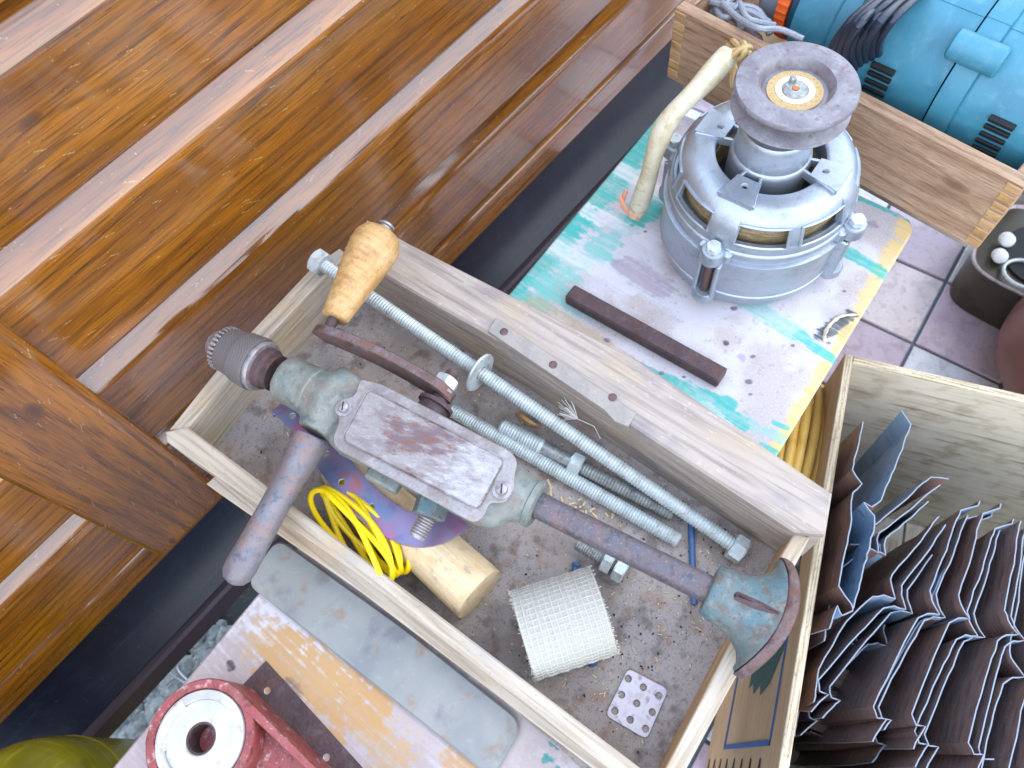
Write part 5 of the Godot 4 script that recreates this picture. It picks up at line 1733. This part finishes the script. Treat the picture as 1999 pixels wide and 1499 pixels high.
	# vent slots, each a dark recess in a slanted row on the side facing the bench
	for grp in [[0.035, 5], [0.145, 6]]:
		for k in grp[1]:
			var v := Geo.new()
			v.box(TX * Transform3D(Basis(Vector3.RIGHT, 0.1), Vector3(grp[0] + 0.011, 0.012 - k * 0.0085, 0.0866 - k * 0.0006)), Vector3(0.022, 0.0042, 0.006), 0.0006)
			obj("vent_slot", v, M.black, tool)
	# second housing to the left
	var c2 := P(1690, 28, 0.705)
	var UX := Transform3D(TX.basis, Vector3(c2.x, 0.705, c2.z))
	var tool2 := thing("power_tool", "blue cylindrical tool with an orange ring at the left of the crate", "power tool", Vector3(c2.x, 0.632, c2.z), ta)
	var YX := UX * Transform3D(Basis(Vector3(0, 1, 0), Vector3(1, 0, 0), Vector3(0, 0, -1)), Vector3.ZERO)
	g = Geo.new()
	g.spin([Vector2(0.050, -0.052), Vector2(0.060, -0.048), Vector2(0.0625, -0.030), Vector2(0.0625, -0.012), Vector2(0.0610, -0.010), Vector2(0.0635, -0.008), Vector2(0.0655, 0.08), Vector2(0.060, 0.09)], 48, YX)
	obj("housing", g, M.blue_tool, tool2)
	g = Geo.new()
	g.spin([Vector2(0.044, -0.060), Vector2(0.046, -0.058), Vector2(0.046, -0.047)], 40, YX)
	obj("neck", g, M.deep_blue, tool2)
	g = Geo.new()
	var op := []
	for k in 80:
		var r := PackedVector3Array()
		var q := TAU * k / 80.0
		var e := 0.049 if k % 2 else 0.0475
		for p in [Vector2(0.03, -0.072), Vector2(e, -0.072), Vector2(e + 0.0006, -0.0665), Vector2(e, -0.0605), Vector2(0.03, -0.0605)]: r.push_back(YX * Vector3(cos(q) * p.x, p.y, sin(q) * p.x))
		op.append(r)
	g.loft(op, false, true)
	obj("grip_ring", g, M.orange, tool2)
	g = Geo.new()
	g.spin([Vector2(0.034, -0.098), Vector2(0.040, -0.092), Vector2(0.041, -0.072)], 28, YX)
	obj("nozzle", g, M.grey_plastic, tool2)
	# dark cord looped between the two
	for k in 8:
		var cg := Geo.new()
		var o := k * 13.0 - 8.0
		var pts := [P(1668 + o * 0.8, 190 - o * 0.2, 0.66), P(1632 + o * 1.0, 108 - o * 0.1, 0.74), P(1660 + o * 0.9, 50, 0.785 + 0.006 * (k % 3)), P(1705 + o * 0.85, 8, 0.79 + 0.007 * (k % 2)), P(1770 + o * 0.8, -40, 0.775)]
		cg.tube(curve(pts, 24), 0.0036, 9)
		obj("cord_strand", cg, M.black_cord, tool)
	# pale grey wires and a crumpled rag at the crate's left end
	var wr := thing("wire_bundle", "tangle of pale grey wires in the left end of the crate", "wires", P(1400, 30, 0.64), perp)
	for k in 9:
		var cg := Geo.new()
		var b := P(rng.randf_range(1350, 1420), rng.randf_range(-30, 20), 0.67 + rng.randf() * 0.04)
		var pts := [b]
		for j in 4: pts.append(pts[-1] + Vector3(rng.randf_range(-0.025, 0.02), rng.randf_range(-0.012, 0.012), rng.randf_range(0.0, 0.03)))
		cg.tube(curve(pts, 18), rng.randf_range(0.0018, 0.005), 8)
		obj("wire", cg, M.wire_grey, wr)
	var pl := Geo.new()
	var p0 := P(1445, 45, 0.668)
	var p1 := P(1480, 78, 0.662)
	pl.spin([Vector2(0.003, 0), Vector2(0.0055, 0.002), Vector2(0.0055, p0.distance_to(p1)), Vector2(0.003, p0.distance_to(p1) + 0.004)], 12, along(p0, p1))
	one("wire_plug", pl, M.tin_rim, "small dusty plug on a wire beside the left blue tool", "plug", p0, p1 - p0)

func strip(g_face: Geo, g_back: Geo, g_edge: Geo, rough_line: PackedVector3Array, down: Vector3, thick: float) -> void:
	# a folded sheet: polyline at the top end with a ragged saw cut, run along `down` with a slight bow
	var line := PackedVector3Array()
	for i in rough_line.size() - 1:
		var m := 4 if rough_line[i].distance_to(rough_line[i + 1]) > 0.02 else 2
		for k in m:
			var p := rough_line[i].lerp(rough_line[i + 1], float(k) / m)
			if k > 0: p += Vector3(rng.randf_range(-0.0006, 0.0006), rng.randf_range(-0.0022, 0.0012), rng.randf_range(-0.0006, 0.0006))
			line.push_back(p)
	line.push_back(rough_line[-1])
	var n := line.size()
	var o := PackedVector3Array()
	for i in n:
		var t := (line[mini(i + 1, n - 1)] - line[maxi(i - 1, 0)]).normalized()
		o.push_back(t.cross(Vector3.UP).normalized() * thick)
	var bow := Vector3(rng.randf_range(-0.007, 0.007), 0, rng.randf_range(-0.007, 0.007))
	var rows := 5
	var at := func(i: int, r: int, side: float) -> Vector3:
		var f := float(r) / rows
		var dent := 0.0012 * sin(i * 0.9 + r * 2.1 + line[0].x * 900.0) if r > 0 else 0.0
		return line[i] + o[i] * side + down * f + bow * sin(PI * f) + o[i].normalized() * dent
	for i in n - 1:
		for r in rows:
			g_face.quad(at.call(i, r, 1.0), at.call(i + 1, r, 1.0), at.call(i + 1, r + 1, 1.0), at.call(i, r + 1, 1.0))
			g_back.quad(at.call(i, r, -1.0), at.call(i, r + 1, -1.0), at.call(i + 1, r + 1, -1.0), at.call(i + 1, r, -1.0))
		g_edge.quad(line[i] + o[i], line[i] - o[i], line[i + 1] - o[i + 1], line[i + 1] + o[i + 1])
	for e in [0, n - 1]:
		for r in rows: g_edge.quad(at.call(e, r, 1.0), at.call(e, r, -1.0), at.call(e, r + 1, -1.0), at.call(e, r + 1, 1.0))

func build_profiles() -> void:
	# plywood box on the floor
	var T := 0.45
	var A := P(1650, 690, T)
	var B := P(1999, 785, T)
	var Cc := P(1520, 1499, T)
	var u := (Cc - A).normalized()
	var w := Vector3(u.z, 0, -u.x)
	if w.dot(B - A) < 0: w = -w
	var lu := A.distance_to(Cc) + 0.012
	var lw := 0.52
	var box := thing("plywood_box", "tall plywood box with green and blue paint marks, packed with metal siding offcuts", "box", Vector3(A.x, 0, A.z) + u * lu / 2 + w * lw / 2, u)
	var th := 0.009
	var wallg := func(a: Vector3, b: Vector3, in_: Vector3) -> Geo:
		var g := Geo.new()
		var z := Vector3(0, -T, 0)
		g.prism(PackedVector3Array([a + z, b + z, b + in_ * th + z, a + in_ * th + z]), Vector3(0, T - 0.004, 0), 0.0008)
		return g
	var edge := func(a: Vector3, b: Vector3, in_: Vector3) -> Geo:
		var g := Geo.new()
		var z := Vector3(0, -0.0045, 0)
		g.prism(PackedVector3Array([a + z, b + z, b + in_ * th + z, a + in_ * th + z]), Vector3(0, 0.0045, 0), 0.0008)
		return g
	var D := A + w * lw
	var E := A + u * lu
	var F := D + u * lu
	var side: Node = obj("side_panel", wallg.call(A + w * 0.0, E, w), M.ply_face, box, "side panel with a green paint patch and a blue outline")
	obj("panel_edge", edge.call(A, E, w), M.ply_edge, box)
	obj("end_panel", wallg.call(A + w * (th + 0.0005), D, u), M.ply, box, "", true)
	obj("panel_edge", edge.call(A + w * (th + 0.0005), D, u), M.ply_edge, box, "", true)
	obj("end_panel", wallg.call(E - u * th + w * (th + 0.0005), F - u * th, u), M.ply, box)
	obj("panel_edge", edge.call(E - u * th + w * (th + 0.0005), F - u * th, u), M.ply_edge, box)
	obj("side_panel", wallg.call(D - w * th + u * (th + 0.0005), F - w * th - u * (th + 0.0005), w), M.ply, box)
	for k in 7:
		var g := Geo.new()
		var p := A + w * (th + 0.001 + k * 0.071) + u * 0.0095
		var q := p + u * (lu - 0.02)
		p.y = 0.012; q.y = 0.012
		g.prism(PackedVector3Array([p, q, q + w * 0.068, p + w * 0.068]), Vector3(0, 0.01, 0), 0.001)
		obj("floor_slat", g, M.ply, box)
	# paint marks on the outer face: blue outline, green patch, dark notches at the end
	var face := func(s: float, h: float) -> Vector3: return Vector3(A.x, 0, A.z) + u * s * lu - w * 0.0006 + Vector3(0, h, 0)
	var mk := func(pts: Array, m: Material, nm: String):
		var g := Geo.new()
		var r := PackedVector3Array()
		for p in pts: r.push_back(face.call(p[0], p[1]))
		g.prism(r, -w * 0.0005, 0.0001)
		obj(nm, g, m, side)
	mk.call([[0.50, 0.36], [0.53, 0.40], [0.60, 0.41], [0.72, 0.39], [0.79, 0.35], [0.81, 0.31], [0.78, 0.30], [0.80, 0.27], [0.77, 0.255], [0.78, 0.235], [0.66, 0.24], [0.55, 0.27]], M.green_paint, "paint_patch")
	mk.call([[0.30, 0.40], [0.93, 0.40], [0.93, 0.395], [0.30, 0.395]], M.blue_paint, "paint_line")
	mk.call([[0.30, 0.14], [0.93, 0.14], [0.93, 0.132], [0.30, 0.132]], M.blue_paint, "paint_line")
	mk.call([[0.918, 0.40], [0.93, 0.40], [0.93, 0.132], [0.918, 0.132]], M.blue_paint, "paint_line")
	mk.call([[0.06, 0.30], [0.20, 0.36], [0.22, 0.35], [0.08, 0.28]], M.blue_paint, "paint_line")
	for k in 8:
		var h := 0.03 + k * 0.048
		mk.call([[0.955, h], [0.9985, h - 0.004], [0.9985, h + 0.008], [0.955, h + 0.003]], M.black, "notch")
	# offcuts: one section, drawn once in its own plane (metres), then stood at many places
	var Z := func(x, y, h): return P(1300 + x * 0.373, 940 + y * 0.373, h)
	var sect := [[1640, 108], [1632, 132], [1542, 156], [1520, 204], [1470, 360], [1382, 572], [1392, 622], [1432, 695], [1372, 690], [1322, 712], [1230, 880], [1090, 1172], [1110, 1230], [1158, 1238], [1122, 1290], [1086, 1352]]
	var h0 := 0.40
	var base := Vector3.ZERO
	var shape: Array[Vector3] = []
	base = Z.call(1432, 695, h0)
	for q in sect:
		var p: Vector3 = Z.call(q[0], q[1], h0)
		shape.append(p - base)
	# notch point (picture crop), height, turn in degrees, stretch, shows its bare back?, first and last fold, run length
	var put := [
		[1200, 612, 0.415, -14.0, 1.0, false, 3, 15], [1256, 668, 0.41, -12.0, 1.0, false, 3, 15],
		[1432, 695, 0.41, 0.0, 1.0, false, 0, 15], [1440, 720, 0.40, -2.0, 0.98, true, 1, 11],
		[1590, 716, 0.41, 3.0, 0.98, false, 0, 15], [1632, 806, 0.405, 1.0, 1.0, false, 0, 15], [1584, 712, 0.395, 5.0, 0.9, true, 0, 9],
		[1845, 800, 0.41, 7.0, 1.02, false, 2, 15], [1878, 1022, 0.405, 8.0, 1.05, false, 2, 14], [2010, 1010, 0.41, 9.0, 1.0, false, 1, 15], [2120, 900, 0.415, 10.0, 1.0, false, 1, 15],
		[1070, 350, 0.43, -22.0, 0.92, true, 1, 9], [1110, 372, 0.43, -24.0, 0.9, true, 2, 9], [1150, 385, 0.425, -22.0, 0.75, true, 3, 8],
		[1130, 390, 0.42, -20.0, 0.9, false, 6, 15],
		[1010, 860, 0.36, -16.0, 0.9, false, 6, 15], [2210, 1150, 0.40, 10.0, 1.0, false, 1, 15], [1290, 690, 0.40, -10.0, 0.99, false, 4, 15], [1462, 712, 0.405, -1.0, 0.99, false, 2, 14], [1670, 815, 0.40, 2.0, 1.0, false, 2, 15], [1880, 830, 0.405, 8.0, 1.0, false, 2, 13], [1160, 860, 0.36, -13.0, 0.92, false, 5, 15], [1420, 930, 0.34, -4.0, 0.9, false, 6, 15], [1760, 1080, 0.34, 5.0, 0.9, false, 5, 15],
	]
	var where := ["behind the tall blue-backed piece", "with a bent lip left of the middle", "with a hooked tip in the middle of the box", "nested inside the hooked middle piece", "right of the hooked middle piece", "fourth from the right edge", "with a blue top lip", "with a bright clean edge near the right edge", "in front at the right edge", "cut by the right edge", "farthest right behind the others", "with bare blue back, leftmost of a blue pair", "with bare blue back, second of a blue pair", "short one with bare blue back", "thin dark one below the blue pair", "lowest at the left side of the box", "in the box corner at the right", "nested close behind the second from the left", "nested close behind the hooked middle piece", "nested close behind the fourth from the right edge", "nested behind the one with the bright clean edge", "low down near the side panel", "low down under the middle pieces", "low down under the right pieces"]
	for i in put.size():
		var q: Array = put[i]
		var at: Vector3 = Z.call(q[0], q[1], q[2])
		var rot := Basis(Vector3.UP, deg_to_rad(q[3]))
		var line := PackedVector3Array()
		for k in range(q[6], q[7] + 1):
			var pt: Vector3 = at + rot * shape[k] * q[4]      # keep it inside the box
			pt += w * maxf(0.03 - (pt - A).dot(w), 0.0) - u * maxf((pt - A).dot(u) - (lu - 0.03), 0.0)
			line.push_back(pt)

		sheet(line, at, Vector3(rng.randf_range(-0.01, 0.01), -(at.y - 0.03), rng.randf_range(-0.01, 0.01)), q[5], "dull brown siding offcut, " + where[i])
	# the two big pieces standing higher at the left
	var W := func(x, y, h): return P(1500 + x / 3.0, 780 + y / 3.0, h)
	var l1 := PackedVector3Array()
	for q in [[555, 128], [522, 290], [492, 410], [548, 493], [496, 543], [480, 750], [440, 930], [412, 1090], [486, 1196], [494, 1236], [432, 1264], [406, 1206], [358, 1340]]: l1.push_back(W.call(q[0], q[1], 0.475))
	sheet(l1, l1[5], Vector3(0.004, -0.43, -0.006), false, "tallest brown siding offcut, standing at the left side of the box")
	var l2 := PackedVector3Array()
	for q in [[780, 65], [834, 145], [785, 290], [720, 440], [660, 590], [605, 627], [560, 600], [622, 680], [622, 735], [590, 880], [556, 990], [530, 1110], [498, 1222]]: l2.push_back(W.call(q[0], q[1], 0.47))
	sheet(l2, l2[5], Vector3(0.0, -0.43, 0.006), true, "tall siding offcut showing its bare blue-grey back")
	# loose pieces lying low in front with slotted nailing strips
	for q in [[780, 1190, 1440, 1450, 0.24, 46, "slotted nailing strip lying lowest in front of the offcuts"], [760, 700, 960, 640, 0.30, 46, "short slotted nailing strip at the left side of the box"], [940, 1330, 1740, 1510, 0.16, 60, "long dark strip at the bottom of the box"], [800, 1060, 1060, 1140, 0.27, 50, "dark folded strip between the nailing strips"]]:
		var a: Vector3 = Z.call(q[0], q[1], q[4])
		var b: Vector3 = Z.call(q[2], q[3], q[4])
		var d := (b - a).normalized()
		var s := Vector3(-d.z, 0, d.x)
		var nail := thing("nailing_strip", q[6], "metal strip", a - Vector3(0, 0.02, 0), d, "siding offcuts in the plywood box")
		var g := Geo.new()
		g.box(Transform3D(Basis(d, Vector3.UP, s).rotated(d, 0.35), (a + b) / 2), Vector3(a.distance_to(b), 0.0016, q[5] * 0.001), 0.0004)
		g.box(Transform3D(Basis(d, Vector3.UP, s), (a + b) / 2 + s * 0.026 - Vector3(0, 0.02, 0)), Vector3(a.distance_to(b), 0.04, 0.0016), 0.0004)
		obj("strip", g, M.profile_face, nail)
		for k in 4:
			var h := Geo.new()
			h.box(Transform3D(Basis(d, Vector3.UP, s).rotated(d, 0.35), a.lerp(b, 0.14 + k * 0.24) + Vector3(0, 0.0006, 0)), Vector3(0.012, 0.0022, 0.005), 0.0003)
			obj("slot", h, M.black, nail)

func sheet(line: PackedVector3Array, at: Vector3, down: Vector3, bare: bool, label: String) -> void:
	var s := thing("siding_offcut", label, "siding offcut", Vector3(at.x, at.y + down.y, at.z), line[-1] - line[0], "siding offcuts in the plywood box")
	var f := Geo.new()
	var b := Geo.new()
	var e := Geo.new()
	strip(f, b, e, line, down, 0.0006)
	obj("outer_face", f, M.profile_back if bare else M.profile_face, s)
	obj("inner_face", b, M.profile_face if bare else M.profile_back, s)
	obj("cut_edge", e, M.cut_edge, s)
